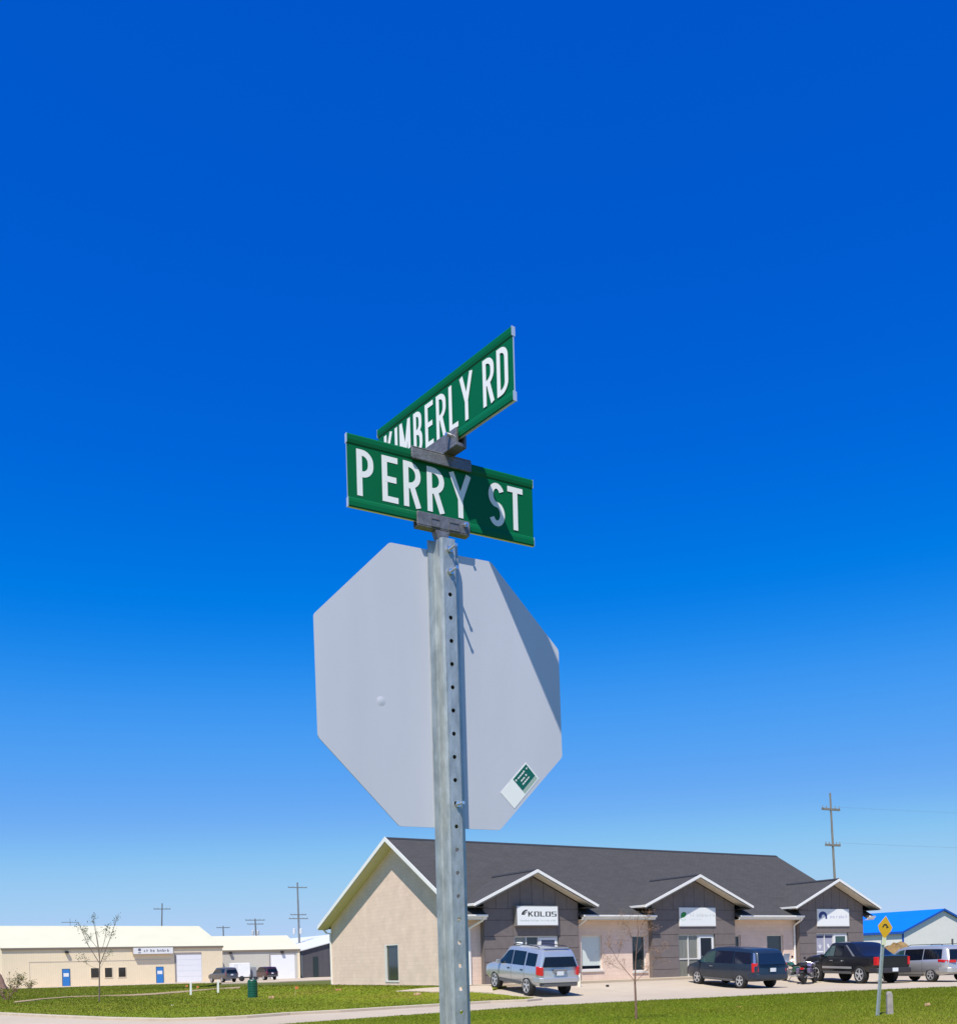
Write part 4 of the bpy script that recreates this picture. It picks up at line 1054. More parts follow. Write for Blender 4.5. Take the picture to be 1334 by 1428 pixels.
# --- dark blue minivan
def minivan(px, py, head, paint, label, style, glass=None):
    st = [(-2.52, .50, 1.06, 1.52, .80, .87, .68), (-2.44, .40, 1.06, 1.66, .90, .94, .73), (-2.1, .34, 1.06, 1.74, .94, .985, .77), (-1.0, .28, 1.04, 1.775, .95, .995, .785), (.3, .28, 1.02, 1.765, .95, .995, .785), (.85, .28, 1.01, 1.66, .95, .99, .76),
          (1.72, .28, .99, 1.05, .94, .975, .80), (2.2, .32, .90, .95, .90, .93, .74), (2.48, .38, .76, .80, .80, .82, .60), (2.56, .45, .66, .69, .66, .68, .5)]
    c, yaw, p = place(px, py, head, (-1.45, .84))
    k = Car(st, (-1.9, .30, 1.06), paint, label, 'van', c, yaw, [(-1.45, .82), (1.55, .82)], .34, 'vehicles parked along the shop front', 'minivan', (1, 1, 1.05) if style == 'blue' else (1, 1, .99))
    tilt(k.root, yaw, p)
    k.wheel(-1.45, .975, .34); k.wheel(1.55, .965, .34)
    gl = glass or M_glass
    k.pane(-2.15, -.98, .08, .90, gl); k.pane(-.93, .28, .06, .92, gl); k.pane(.34, 1.42, .06, lambda u: .92 - max(0, u - .3) * .35, mat('greenish side glass', (.02, .06, .065), .06, spec=.9))
    k.rear_pane(1.09, 1.56, .80, .68, off=.02, m=gl); k.shield(.95, 1.66)
    k.seams((-.95, .31, 1.35), .36)
    k.bx('license_plate', (-2.565, 0, .86), (.03, .32, .16), M_plate)
    for x in (.5, ): k.bx('door_handle', (x, .995, .90), (.22, .03, .035), mat('chrome trim', (.7, .7, .72), .2, .9), True, .008)
    k.mirrors(1.22, 1.0, .96, paint)
    if style == 'blue':
        for sg in (1, -1):
            mb = MB(); mb.prism([(-2.52, sg * .80, .76), (-2.50, sg * .90, .76), (-2.36, sg * .965, .76), (-2.26, sg * .985, .76), (-2.24, sg * .9, .76), (-2.4, sg * .76, .76)], (.03, 0, .38)); bevel(mb.build('tail_light', M_tail, k.root), .015)
            mb = MB(); mb.prism([k.side(-2.44, .06, sg, .012), k.side(-2.30, .06, sg, .012), k.side(-2.22, .95, sg, .012), k.side(-2.34, .95, sg, .012)], (0, .004 * sg, 0)); mb.build('pillar_trim', mat('bright trim', (.55, .57, .62), .2, .8), k.root)
        for sg in (1, -1):
            mb = MB(); mb.prism([(2.36, sg * .62, .62), (2.30, sg * .84, .62), (2.02, sg * .955, .64), (2.05, sg * .8, .64)], (0, 0, .16)); bevel(mb.build('headlight', mat('amber tinted lamp', (.50, .33, .22), .2, spec=.7), k.root), .02)
    else:
        for sg in (1, -1):
            mb = MB(); mb.prism([(-2.55, sg * .45, .93), (-2.50, sg * .90, .93), (-2.32, sg * .975, .94), (-1.98, sg * 1.005, .97), (-1.98, sg * .94, .97), (-2.36, sg * .8, .94), (-2.4, sg * .45, .93)], (0, 0, .12)); bevel(mb.build('tail_light', M_tail, k.root), .012)
        for sg in (1, -1):
            mb = MB(); mb.tube([(-1.95, sg * .66, 1.77), (-1.8, sg * .66, 1.82), (.1, sg * .66, 1.82), (.3, sg * .66, 1.76)], .016); mb.build('roof_rail', M_black, k.root)
    mb = MB(); mb.prism([(-2.62, -.80, .46), (-2.62, .80, .46), (-2.5, .94, .46), (-2.0, 1.0, .46), (-2.0, .92, .46), (-2.36, .80, .46), (-2.36, -.80, .46), (-2.0, -.92, .46), (-2.0, -1.0, .46), (-2.5, -.94, .46)], (0, 0, .24)); bevel(mb.build('bumper', paint, k.root), .03)
    k.strip('side_sill', -1.0, 1.1, .30, .40, M_cladding)
    return k
M_navy = mat('dark blue car paint', (.016, .030, .052), .3, .15, coat=.35)
minivan(1033.5, 1378.4, 27, M_navy, 'dark blue minivan with its red tail light by the middle entrance', 'blue', mat('blue black glass', (.008, .012, .03), .06, spec=.9))
M_silver2 = mat('warm silver car paint', (.50, .50, .50), .3, .5, coat=.6)
minivan(1300, 1369.4, 19, M_silver2, 'silver minivan with wide flat tail lights at the far right', 'silver')

# --- black pickup with sloping sail panels
M_blackp = mat('black car paint', (.008, .009, .013), .3, 0, coat=.25)
def pickup(px, py, head):
    st = [(-2.80, .55, 1.20, 1.23, .84, .95, .88), (-2.72, .50, 1.21, 1.25, .94, .99, .91), (-1.95, .46, 1.22, 1.27, .96, 1.0, .92), (-1.72, .45, 1.22, 1.32, .96, 1.0, .90), (-.98, .42, 1.22, 1.82, .96, 1.0, .80), (-.72, .42, 1.22, 1.86, .96, 1.0, .80), (.40, .42, 1.20, 1.87, .96, 1.0, .80), (.64, .42, 1.20, 1.82, .96, 1.0, .79),
          (1.16, .42, 1.20, 1.30, .96, .99, .86), (1.6, .44, 1.19, 1.28, .96, .985, .86), (2.3, .46, 1.14, 1.21, .94, .97, .84), (2.62, .50, 1.02, 1.10, .91, .93, .80), (2.72, .58, .84, .90, .84, .86, .70)]
    c, yaw, p = place(px, py, head, (-1.62, .86))
    k = Car(st, (-2.6, .0, 1.1), M_blackp, 'black pickup truck with sloping sail panels parked by the right entrance', 'pickup truck', c, yaw, [(-1.62, .84), (1.66, .84)], .41, 'vehicles parked along the shop front', 'pickup_truck', (1, 1, 1.08))
    tilt(k.root, yaw, p)
    k.wheel(-1.62, 1.0, .41, .27, 5, mat('bright alloy rim', (.72, .72, .72), .3, .5)); k.wheel(1.66, .99, .41, .27, 5, MATS['bright alloy rim'])
    k.pane(-.36, .20, .06, .9); k.pane(.26, 1.02, .06, lambda u: .9 - max(0, u - .4) * .5, MATS['greenish side glass']); k.shield(.68, 1.12)
    for sg in (1, -1):
        mb = MB(); a = [k.side(-.60, .05, sg, .016), k.side(-.40, .05, sg, .016), k.side(-.48, .95, sg, .016), k.side(-.60, .95, sg, .016)]
        mb.prism([k.side(-1.30, .0, sg, .016), k.side(-1.16, .0, sg, .016), k.side(-.50, .95, sg, .016), k.side(-.60, .95, sg, .016)], (0, .01 * sg, 0)); mb.build('sail_trim', mat('grey sail trim', (.16, .17, .20), .4), k.root)
    k.seams((-.52, .25, 1.2), .55)
    k.strip('side_moulding', -1.08, 1.12, .66, .76, mat('silver moulding', (.46, .45, .44), .35, .3), .02)
    for x in (-.40, .42): k.bx('door_handle', (x, 1.005, 1.03), (.22, .03, .035), MATS['chrome trim'], True, .008)
    for sg in (1, -1):
        mb = MB(); mb.prism([(-2.84, sg * .84, .84), (-2.83, sg * .95, .84), (-2.70, sg * 1.0, .84), (-2.62, sg * 1.0, .84), (-2.64, sg * .9, .84), (-2.74, sg * .82, .84)], (0, 0, .36)); bevel(mb.build('tail_light', M_tail, k.root), .015)
    mb = MB(); mb.box2((-2.82, -.80, .70), (-2.80, .80, 1.20)); bevel(mb.build('tailgate', M_blackp, k.root), .01)
    mb = MB(); mb.prism([(-2.98, -.86, .50), (-2.98, .86, .50), (-2.84, 1.0, .50), (-2.3, 1.0, .50), (-2.3, .9, .5), (-2.7, .84, .50), (-2.7, -.84, .50), (-2.3, -.9, .5), (-2.3, -1.0, .50), (-2.84, -1.0, .50)], (0, 0, .22)); bevel(mb.build('bumper', mat('dark grey bumper', (.03, .03, .035), .45), k.root), .03)
    k.bx('license_plate', (-2.99, .05, .64), (.02, .32, .16), M_plate)
    k.mirrors(.95, 1.16, .98, M_blackp)
    k.strip('side_sill', -1.0, 1.1, .44, .54, M_cladding)
    return k
pickup(1201, 1371.6, 19)

# --- far cars by the sheds, and the white box trailer
def far_car(px0, px1, yb, Y, head, paint, label):
    c = at((px0 + px1) / 2, yb, Y); c.z = float(hgt(c.x, c.y))
    return suv(0, 0, head, paint, label, full=False, pos=(c,), group=None)
far_car(294, 328, 1368.5, 128, 42, mat('grey brown car paint', (.12, .11, .11), .3, .4, coat=.5), 'grey SUV parked left of the white trailer by the sheds')
far_car(353, 386, 1367, 143, 38, mat('maroon car paint', (.06, .022, .025), .3, .3, coat=.5), 'maroon SUV parked right of the white trailer by the sheds')
def trailer():
    p = at(338, 1366, 136); p.z = float(hgt(p.x, p.y))
    t = thing('box_trailer', 'white box trailer standing between the two cars by the sheds', 'trailer', p, radians(25))
    mb = MB(); mb.prism([(-1.5, -1.05, .55), (.6, -1.05, .55), (.85, -1.05, .9), (.85, -1.05, 2.35), (.7, -1.05, 2.45), (-1.5, -1.05, 2.45)], (0, 2.1, 0)); bevel(mb.build('box', M_white, t), .05)
    mb = MB(); mb.box2((-1.5, -1.0, .42), (1.9, -.85, .54)); mb.box2((-1.5, .85, .42), (.9, 1.0, .54)); mb.build('chassis', M_black, t)
    for x in (-.3,):
        mb = MB(); mb.lathe([(.33, -1.12), (.36, -1.1), (.36, -.9), (.33, -.88)], (x, 0, .36), 'y', 18); mb.build('wheel', M_dark, t, 35)
    mb = MB(); mb.box2((1.2, -.5, .5), (1.8, .5, 1.7)); mb.build('front_rack', mat('grey rack', (.25, .26, .28), .6), t)
    mb = MB(); mb.box2((-1.3, -1.065, .8), (-.8, -1.052, 2.3)); mb.build('side_door', mat('off white door', (.7, .7, .7), .5), t)
trailer()

# --- motorcycles
def motorcycle(px, py, heading, label, tank, fairing, screen):
    g = G(px, py); t = thing('motorcycle', label, 'motorcycle', (g.x, g.y, g.z), pi / 2 + radians(heading), 'motorcycles between the van and the pickup')
    wheels = []
    for x in (-.72, .74):
        mb = MB(); mb.lathe([(.22, -.06), (.29, -.065), (.32, -.03), (.32, .03), (.29, .065), (.22, .06)], (x, 0, .32), 'y', 24); o = mb.build('wheel', M_dark, t, 35); wheels.append(o)
        mb = MB(); mb.lathe([(.215, -.045), (.23, -.04), (.23, .04), (.215, .045)], (x, 0, .32), 'y', 22, caps=False); mb.lathe([(.05, -.07), (.05, .07)], (x, 0, .32), 'y', 10)
        for k in range(8):
            a = pi * k / 4; mb.tube([(x, 0, .32), (x + .22 * cos(a), 0, .32 + .22 * sin(a))], .007, 4)
        mb.build('rim', MATS['alloy rim'], o)
        mb = MB(); pts = [(x + .36 * cos(a), .32 + .36 * sin(a)) for a in [radians(q) for q in range(35, 146, 12)]]
        for p, q in zip(pts, pts[1:]): mb.box(((p[0] + q[0]) / 2, 0, (p[1] + q[1]) / 2), (sqrt((p[0] - q[0]) ** 2 + (p[1] - q[1]) ** 2) + .01, .17, .015), ((Vector((p[0] - q[0], 0, p[1] - q[1])).normalized()), Vector((0, 1, 0)), Vector((-(p[1] - q[1]), 0, p[0] - q[0])).normalized()))
        mb.build('mudguard', fairing, t)
    mb = MB()
    for y in (-.09, .09): mb.tube([(.74, y, .32), (.48, y, .98)], .026)
    mb.build('fork', M_bolt, t)
    mb = MB(); mb.tube([(-.72, .1, .32), (-.2, .1, .38), (.3, .1, .36), (.46, .0, .86), (-.15, 0, .72), (-.72, .1, .36)], .022); mb.tube([(-.72, -.1, .32), (-.2, -.1, .38), (.3, -.1, .36), (.46, -.0, .86)], .022); mb.build('frame', M_black, t)
    mb = MB(); mb.lathe([(.0, -.20), (.15, -.17), (.17, 0), (.15, .17), (0, .2)], (.05, 0, .44), 'y', 14); mb.box((.02, 0, .56), (.30, .26, .20)); mb.build('engine', mat('engine metal', (.30, .30, .30), .4, .7), t, 40)
    mb = MB(); mb.prism([(-.05, -.13, .74), (.40, -.13, .86), (.36, -.13, 1.0), (.1, -.13, 1.0), (-.12, -.13, .86)], (0, .26, 0)); bevel(mb.build('fuel_tank', tank, t), .07, 3)
    mb = MB(); mb.prism([(-.85, -.14, .82), (-.08, -.14, .76), (-.12, -.14, .86), (-.45, -.14, .84), (-.62, -.14, .96), (-.88, -.14, .94)], (0, .28, 0)); bevel(mb.build('seat', M_black, t), .04, 2)
    mb = MB(); mb.tube([(.36, .38, 1.08), (.44, .25, 1.06), (.48, 0, 1.0), (.44, -.25, 1.06), (.36, -.38, 1.08)], .016); mb.build('handlebar', M_bolt, t)
    for sg in (-1, 1):
        mb = MB(); mb.tube([(.44, sg * .28, 1.06), (.48, sg * .36, 1.24)], .008, 5); mb.lathe([(.02, 0), (.065, .01), (.06, .03)], (.46, sg * .37, 1.26), 'x', 10); mb.build('mirror', M_black, t)
        mb = MB(); mb.tube([(.1, sg * .2, .33), (-.3, sg * .24, .30), (-.95, sg * .24, .38)], [.03, .045, .055], 10); mb.build('exhaust', M_bolt, t, 40)
        mb = MB(); mb.box((-.62, sg * .27, .64), (.42, .16, .26)); bevel(mb.build('saddlebag', tank, t), .05, 3)
    mb = MB(); mb.lathe([(.02, .12), (.09, .08), (.095, 0), (.05, -.08)], (.56, 0, .92), 'x', 14); mb.build('headlight', M_head, t, 40)
    mb = MB(); mb.box((-.93, 0, .74), (.05, .16, .09)); mb.build('tail_light', M_tail, t)
    if screen:
        mb = MB(); mb.prism([(.62, -.24, .96), (.62, .24, .96), (.40, .18, 1.42), (.40, -.18, 1.42)], (-.008, 0, .004)); mb.build('windscreen', mat('clear screen', (.72, .74, .80), .15), t)
        mb = MB(); mb.prism([(.66, -.28, .72), (.66, .28, .72), (.58, .3, 1.02), (.58, -.3, 1.02)], (-.05, 0, 0)); bevel(mb.build('fairing', fairing, t), .03)
    mb = MB(); mb.tube([(-.1, .12, .3), (-.16, .42, .02)], .014); mb.build('kickstand', M_black, t)
    return t
motorcycle(1105, 1369.5, 20, 'green and white touring motorcycle with screen behind the van', mat('dark green paint', (.02, .09, .06), .3, coat=.5), mat('white fairing', (.7, .7, .72), .35), True)
motorcycle(1128, 1371.5, -38, 'dark motorcycle with lilac chrome tank in front of the pickup', mat('lilac grey paint', (.22, .18, .28), .25, .4, coat=.5), M_black, False)

# ------------------------------------------------------------------ sheds in the distance
def shed(name, label, corner, phi, L, D, ez, rz, wallm, roofm, over=.10, base=-.1):
    """corner: left end of the long front wall; gables at both ends"""
    t = thing(name, label, 'building', corner, phi)
    mb = MB(); mb.prism([(0, 0, base), (0, D, base), (0, D, ez - .1), (0, D / 2, rz - .1), (0, 0, ez - .1)], (L, 0, 0)); mb.build('wall', wallm, t)
    mb = MB(); sl = (rz - ez) / (D / 2)
    for y0, sg in ((0, 1), (D, -1)):
        y = y0 - sg * over; z = ez - over * sl
        mb.prism([(-over, y, z), (-over, D / 2, rz), (-over, D / 2, rz - .12), (-over, y, z - .12)], (L + 2 * over, 0, 0))
    rf = mb.build('roof', roofm, t)
    mb = MB(); mb.box2((-over - .01, -over - .06, ez - over * sl - .30), (L + over + .01, -over - .004, ez - over * sl - .03)); mb.build('eave_trim', mat('brown eave trim', (.20, .16, .12), .6), t)
    return t
def rect(t, name, x0, x1, z0, z1, m, y=-.03, sub=None, d=.028):
    mb = MB(); mb.box2((x0, y, z0), (x1, y + d, z1)); return mb.build(name, m, t)
PH = radians(37)
c0 = Vector((-61.3, 130.2, -.05))
cream = shed('warehouse', 'long cream metal warehouse with pale roof and two blue doors', c0, PH, 29.9, 18, 5.2, 8.45, M_cream, M_cream_roof)
dirx = Vector((cos(PH), sin(PH), 0))
def along(px, t0=c0, ph=PH):                               # distance along the wall of the photo column px
    u = (px - 667) * c_ / F + (.0003)
    return (u * t0.y - t0.x) / (cos(ph) - u * sin(ph))
def blue_door(px0, px1):
    a, b = along(px0), along(px1)
    d = rect(cream, 'door', a, b, 0, 2.2, M_bluedoor, -.05, d=.048); rect(d, 'pane', a + .12 * (b - a), b - .12 * (b - a), 1.25, 1.72, M_white, -.06, d=.008)
    fr = MB(); fr.box2((a - .08, -.045, 0), (a - .004, -.004, 2.28)); fr.box2((b + .004, -.045, 0), (b + .08, -.004, 2.28)); fr.box2((a - .08, -.045, 2.204), (b + .08, -.004, 2.29)); fr.build('frame', mat('dark blue frame', (.05, .10, .18), .5), d)
blue_door(86.5, 96); blue_door(217.5, 226.5)
for p0, p1 in ((126, 137), (145.5, 155.5), (164.5, 174.5)):
    a, b = along(p0), along(p1); wv = rect(cream, 'window', a, b, 1.0, 2.3, mat('brown tinted glass', (.035, .028, .02), .1, spec=.7))
    fr = MB()
    for q in (((a - .07, -.05, .93), (b + .07, -.005, .998)), ((a - .07, -.05, 2.302), (b + .07, -.005, 2.37)), ((a - .07, -.05, .998), (a - .003, -.005, 2.302)), ((b + .003, -.05, .998), (b + .07, -.005, 2.302))): fr.box2(*q)
    fr.build('frame', M_cream, wv)
a, b = along(245.5), along(280.5); gd = rect(cream, 'overhead_door', a, b, 0, 3.95, mat('white overhead door', (.80, .80, .82), .5))
fr = MB(); fr.box2((a - .25, -.05, 0), (a - .004, -.005, 4.25)); fr.box2((a - .004, -.05, 3.955), (b, -.005, 4.25)); fr.build('frame', mat('grey door trim', (.30, .27, .25), .6), gd)
for z in (.8, 1.6, 2.4, 3.2): rect(gd, 'panel_joint', a, b, z, z + .03, mat('light grey joint', (.62, .62, .64), .6), -.036, d=.005)
mb = MB(); a, b = along(40), along(238); mb.box2((a, -.03, 3.25), (b, -.004, 3.33)); mb.box2((a, -.03, 0), (a + .07, -.004, 3.25)); mb.build('wall_trim', mat('tan trim line', (.62, .54, .42), .6), cream)
a = along(92); mb = MB(); mb.box2((a - .15, -.35, 4.35), (a + .25, -.05, 4.65)); mb.build('wall_lamp', M_dark, cream)
a, b = along(184.5), along(239.5)
ws = thing('shop_sign', 'long white sign with small dark print under the warehouse eave', 'sign', c0, PH)
mb = MB(); mb.box2((a, -.50, 4.05), (b, -.06, 4.95)); mb.build('sign_box', mat('tan sign box', (.35, .29, .25), .6), ws)
mb = MB(); mb.box2((a, -.506, 4.12), (b, -.502, 4.98)); mb.build('face', M_white, ws)
rg = random.Random(9); mb = MB(); w3 = lambda u, v, l: Vector((a + u, -.512 - l, 4.36 + v))
Lw = b - a
scrawl(mb, Lw * .27, Lw * .54, .42, w3, rg, s=.045); scrawl(mb, Lw * .60, Lw * .90, .42, w3, rg, s=.045); mb.build('lettering', mat('grey violet print', (.16, .15, .20), .5), ws, fix=False)
mb = MB(); mb.lathe([(.22, 0), (.22, .004)], (a + Lw * .15, -.514, 4.70), 'y', 14); mb.box2((a + Lw * .15 - .2, -.514, 4.22), (a + Lw * .15 + .2, -.51, 4.34)); mb.build('emblem', MATS['grey violet print'], ws)

PH2 = radians(27); c1 = Vector((-39.6, 152.0, -.05))
M_greysd = brick_mat('grey beige siding', (.56, .53, .46), (.56, .53, .46), (.48, .46, .41), .3, 30, .6, .012, .15, 'xz', .05, 0)
beige = shed('storage_shed', 'grey beige metal shed with white overhead door behind the parked cars', c1, PH2, 13.2, 14, 4.6, 6.95, M_greysd, M_cream_roof)
al2 = lambda px: along(px, c1, PH2)
a, b = al2(377), al2(410.5); gd = rect(beige, 'overhead_door', a, b, 0, 3.75, MATS['white overhead door'])
fr = MB(); fr.box2((a - .22, -.05, 0), (a - .004, -.005, 3.95)); fr.box2((a - .004, -.05, 3.755), (b + .2, -.005, 4.0)); fr.build('frame', MATS['grey door trim'], gd)
for px in (321, 393): mb = MB(); q = al2(px); mb.box2((q - .2, -.4, 4.0), (q + .2, -.05, 4.3)); mb.build('wall_lamp', M_dark, beige)
mb = MB(); mb.box2((13.2 - .35, -.02, 0), (13.2 - .004, -.004, 4.4)); mb.build('corner_trim', M_cream, beige)
mb = MB(); q = al2(349); mb.box2((q - .2, -.5, 0), (q + .7, -.05, 1.9)); mb.build('electrical_cabinet', mat('grey cabinet', (.25, .27, .30), .6), beige)

# dark shed: gable end towards the lot
gp = Vector((-29.0, 166, -.05))
M_slate = brick_mat('slate sheet siding', (.105, .10, .11), (.095, .09, .10), (.07, .07, .075), .4, 30, .7, .02, .2, 'xz', .1, 0)
M_white_roof = mat('white metal roof', (.68, .67, .64), .4)
t = thing('storage_shed', 'dark slate shed with white roof beside the gable of the shop', 'building', gp, TH)
mb = MB(); mb.prism([(0, 0, -.1), (26.5, 0, -.1), (26.5, 0, 4.42), (13.25, 0, 7.55), (0, 0, 4.42)], (0, 40, 0)); mb.build('wall', M_slate, t)
mb = MB()
for x0, sg in ((-.3, 1), (26.8, -1)): mb.prism([(x0, -.3, 4.46), (13.25, -.3, 7.72), (13.25, -.3, 7.58), (x0, -.3, 4.32)], (0, 40.6, 0))
mb.build('roof', M_white_roof, t)
for x in (2.0,): mb = MB(); mb.box2((x, -.06, 0), (x + .9, -.004, 3.4)); mb.build('door', mat('dark green door', (.02, .035, .035), .5), t)
mb = MB(); mb.box2((0, -.04, 0), (.14, -.004, 4.1)); mb.build('corner_trim', mat('blue grey trim', (.16, .20, .22), .6), t)

# white shed with the blue roof
bc = Vector((46.2, 110, -.1)); t = thing('storage_shed', 'white shed with bright blue roof behind the parked vehicles', 'building', bc, TH)
M_whsd = brick_mat('white sheet siding', (.84, .81, .74), (.84, .81, .74), (.76, .73, .67), .4, 30, .6, .012, .12, 'xz', .05, 0)
mb = MB(); mb.prism([(0, 0, -.1), (14.4, 0, -.1), (14.4, 0, 3.78), (7.2, 0, 6.1), (0, 0, 3.78)], (0, 22, 0)); mb.build('wall', M_whsd, t)
mb = MB()
for x0 in (-.25, 14.65): mb.prism([(x0, -.2, 3.80), (7.2, -.2, 6.30), (7.2, -.2, 6.18), (x0, -.2, 3.68)], (0, 22.4, 0))
mb.build('roof', M_blue_roof, t)
mb = MB()
for x0 in (-.26, 14.66): mb.prism([(x0, -.204, 3.82), (7.2, -.204, 6.32), (7.2, -.204, 6.08), (x0, -.204, 3.58)], (0, -.03, 0))
mb.build('rake_trim', mat('dark blue trim', (.01, .09, .42), .5), t)
mb = MB(); mb.box2((-.27, -.2, 3.52), (-.252, 22.2, 3.80)); mb.build('eave_trim', MATS['dark blue trim'], t)
mb = MB(); mb.box2((-.03, -.03, 0), (.12, -.003, 3.6)); mb.box2((-.03, -.003, 0), (-.003, .12, 3.6)); mb.build('corner_trim', MATS['dark blue trim'], t)
mb = MB(); mb.box2((8.6, -.06, 2.35), (8.9, -.004, 2.9)); mb.build('wall_vent', M_cladding, t)

# ------------------------------------------------------------------ utility poles and wires
M_pole = mat('weathered pole wood', (.20, .19, .16), .9, var=.25, vscale=3, stretch=(6, 6, .5))
M_polefar = mat('grey pole wood', (.16, .17, .18), .9, var=.15, vscale=3)
def pole(base_px, top_px, Y, rad, arms, label, m, drums=(), ins=True, ang=.5):
    b, tp = at(base_px[0], base_px[1], Y), at(top_px[0], top_px[1], Y)
    k = (0 - b.z) / (tp.z - b.z); b = b + (tp - b) * k; b.z = float(hgt(b.x, b.y)) - .1
    t = thing('utility_pole', label, 'utility pole', b, 0, 'utility poles on the skyline')
    H = tp - b; mb = MB(); mb.tube([(0, 0, 0), H * .5, H], [rad, rad * .85, rad * .6], 8); mb.build('pole', m, t, 40)
    ends = []
    for (yp, hw) in arms:
        z = at(top_px[0], yp, Y).z - b.z; c = H * (z / H.z); hw = hw * Y / F
        d = Vector((cos(ang), sin(ang), 0)); mb = MB(); mb.box(c, (2 * hw / cos(ang), .14, .16), (d, Vector((-d.y, d.x, 0)), Vector((0, 0, 1)))); o = mb.build('crossarm', m, t)
        if ins:
            mb = MB()
            for s in (-.95, -.5, .5, .95):
                p = c + d * (s * hw / cos(ang)); mb.lathe([(.04, .08), (.06, .14), (.04, .2), (.05, .26)], p, 'z', 6)
            mb.build('insulator', mat('glass insulator', (.25, .30, .32), .3), o)
        ends.append([b + c + d * (s * hw / cos(ang)) for s in (-.95, .95)])
    for (dx, yp) in drums:
        p = at(top_px[0] + dx, yp, Y) - b; mb = MB(); mb.lathe([(.2, -.5), (.26, -.45), (.26, .42), (.18, .5)], p, 'z', 12); mb.build('transformer', mat('pale transformer', (.55, .56, .58), .5), t, 40)
    return t, ends
pr_, re_ = pole((1163.5, 1225), (1157, 1106), 80, .12, [(1129, 15), (1179, 12.5)], 'tall wooden utility pole rising behind the right entrance gable', M_pole)
pole((417.5, 1322), (414.5, 1231), 185, .22, [(1238, 12), (1276, 10), (1281.5, 12)], 'tall utility pole with three crossarms and two transformers left of the shop', M_polefar, drums=((-4.5, 1299), (5, 1299)))
pole((357, 1306), (355.5, 1281.5), 215, .24, [(1283.5, 12), (1289, 10)], 'utility pole with two close crossarms above the grey beige shed', M_polefar, drums=((-3, 1301), (4, 1301)))
pole((311.5, 1306), (311, 1291.5), 240, .22, [(1294, 8)], 'short distant utility pole with one crossarm above the shed roof', M_polefar)
pole((225.5, 1291), (226, 1260), 210, .2, [(1268, 10)], 'slim utility pole with one high crossarm above the warehouse ridge', M_polefar)
pole((98, 1291), (97.5, 1281), 300, .10, [(1286.5, 10)], 'faint distant utility pole behind the leafing young tree', M_polefar, ins=False)
M_wire = mat('power line', (.16, .18, .22), .6)
def wire(a, b, sag, r, label):
    pts = []
    for i in range(17):
        t_ = i / 16; p = a * (1 - t_) + b * t_; p.z -= sag * 4 * t_ * (1 - t_); pts.append(p)
    mb = MB(); mb.tube(pts, r, 4); o = mb.build('power_line', M_wire); tag(o, label, 'cable', 'power lines leaving the tall pole')
for arm, nm in ((re_[0], 'upper crossarm'), (re_[1], 'lower crossarm')):
    for k, e in enumerate(arm):
        wire(e + Vector((0, 0, .2)), e + Vector((95, 18 + k, .8)), 1.3, .003, 'thin power line from the %s end of the %s of the tall pole' % (('left', 'right')[k], nm))

# ------------------------------------------------------------------ young trees
def twigs(mb, p, d, L, r, depth, rg, tips):
    n = 4; pts = [p]; dd = d.copy()
    for i in range(n):
        dd = (dd + Vector((rg.gauss(0, .12), rg.gauss(0, .12), rg.gauss(.04, .08)))).normalized(); pts.append(pts[-1] + dd * L / n)
    mb.tube(pts, [r * (1 - .55 * i / n) for i in range(n + 1)], 5)
    tips.append((pts[-1], dd)); tips.append((pts[-2], dd))
    if depth:
        for k in range(rg.randint(2, 4)):
            q = pts[rg.randint(1, n)]; ang = rg.uniform(0, 2 * pi); side = Vector((cos(ang), sin(ang), rg.uniform(-.1, .5)))
            twigs(mb, q, (dd * .75 + side * .65).normalized(), L * rg.uniform(.45, .7), r * .5, depth - 1, rg, tips)
def leaf_cards(name, tips, per, size, spread, m, parent, rg):
    mb = MB()
    for p, d in tips:
        for k in range(per):
            c = p + Vector((rg.gauss(0, spread), rg.gauss(0, spread), rg.gauss(0, spread))); a = Vector((rg.gauss(0, 1), rg.gauss(0, 1), rg.gauss(0, 1))).normalized(); b = a.orthogonal().normalized(); s = size * rg.uniform(.6, 1.4)
            mb.add([c - a * s, c + b * s * .45, c + a * s, c - b * s * .45], [(0, 1, 2, 3)])
    return mb.build(name, m, parent, fix=False)
M_bark = mat('young bark', (.16, .12, .10), .9, var=.3, vscale=12)
M_twig = mat('reddish twig', (.20, .11, .08), .85, var=.2, vscale=10)
M_leafb = mat('grey green young leaf', (.085, .105, .055), .7, var=.3, vscale=2)
M_bud = mat('brown bud', (.24, .13, .07), .8, var=.3, vscale=3)
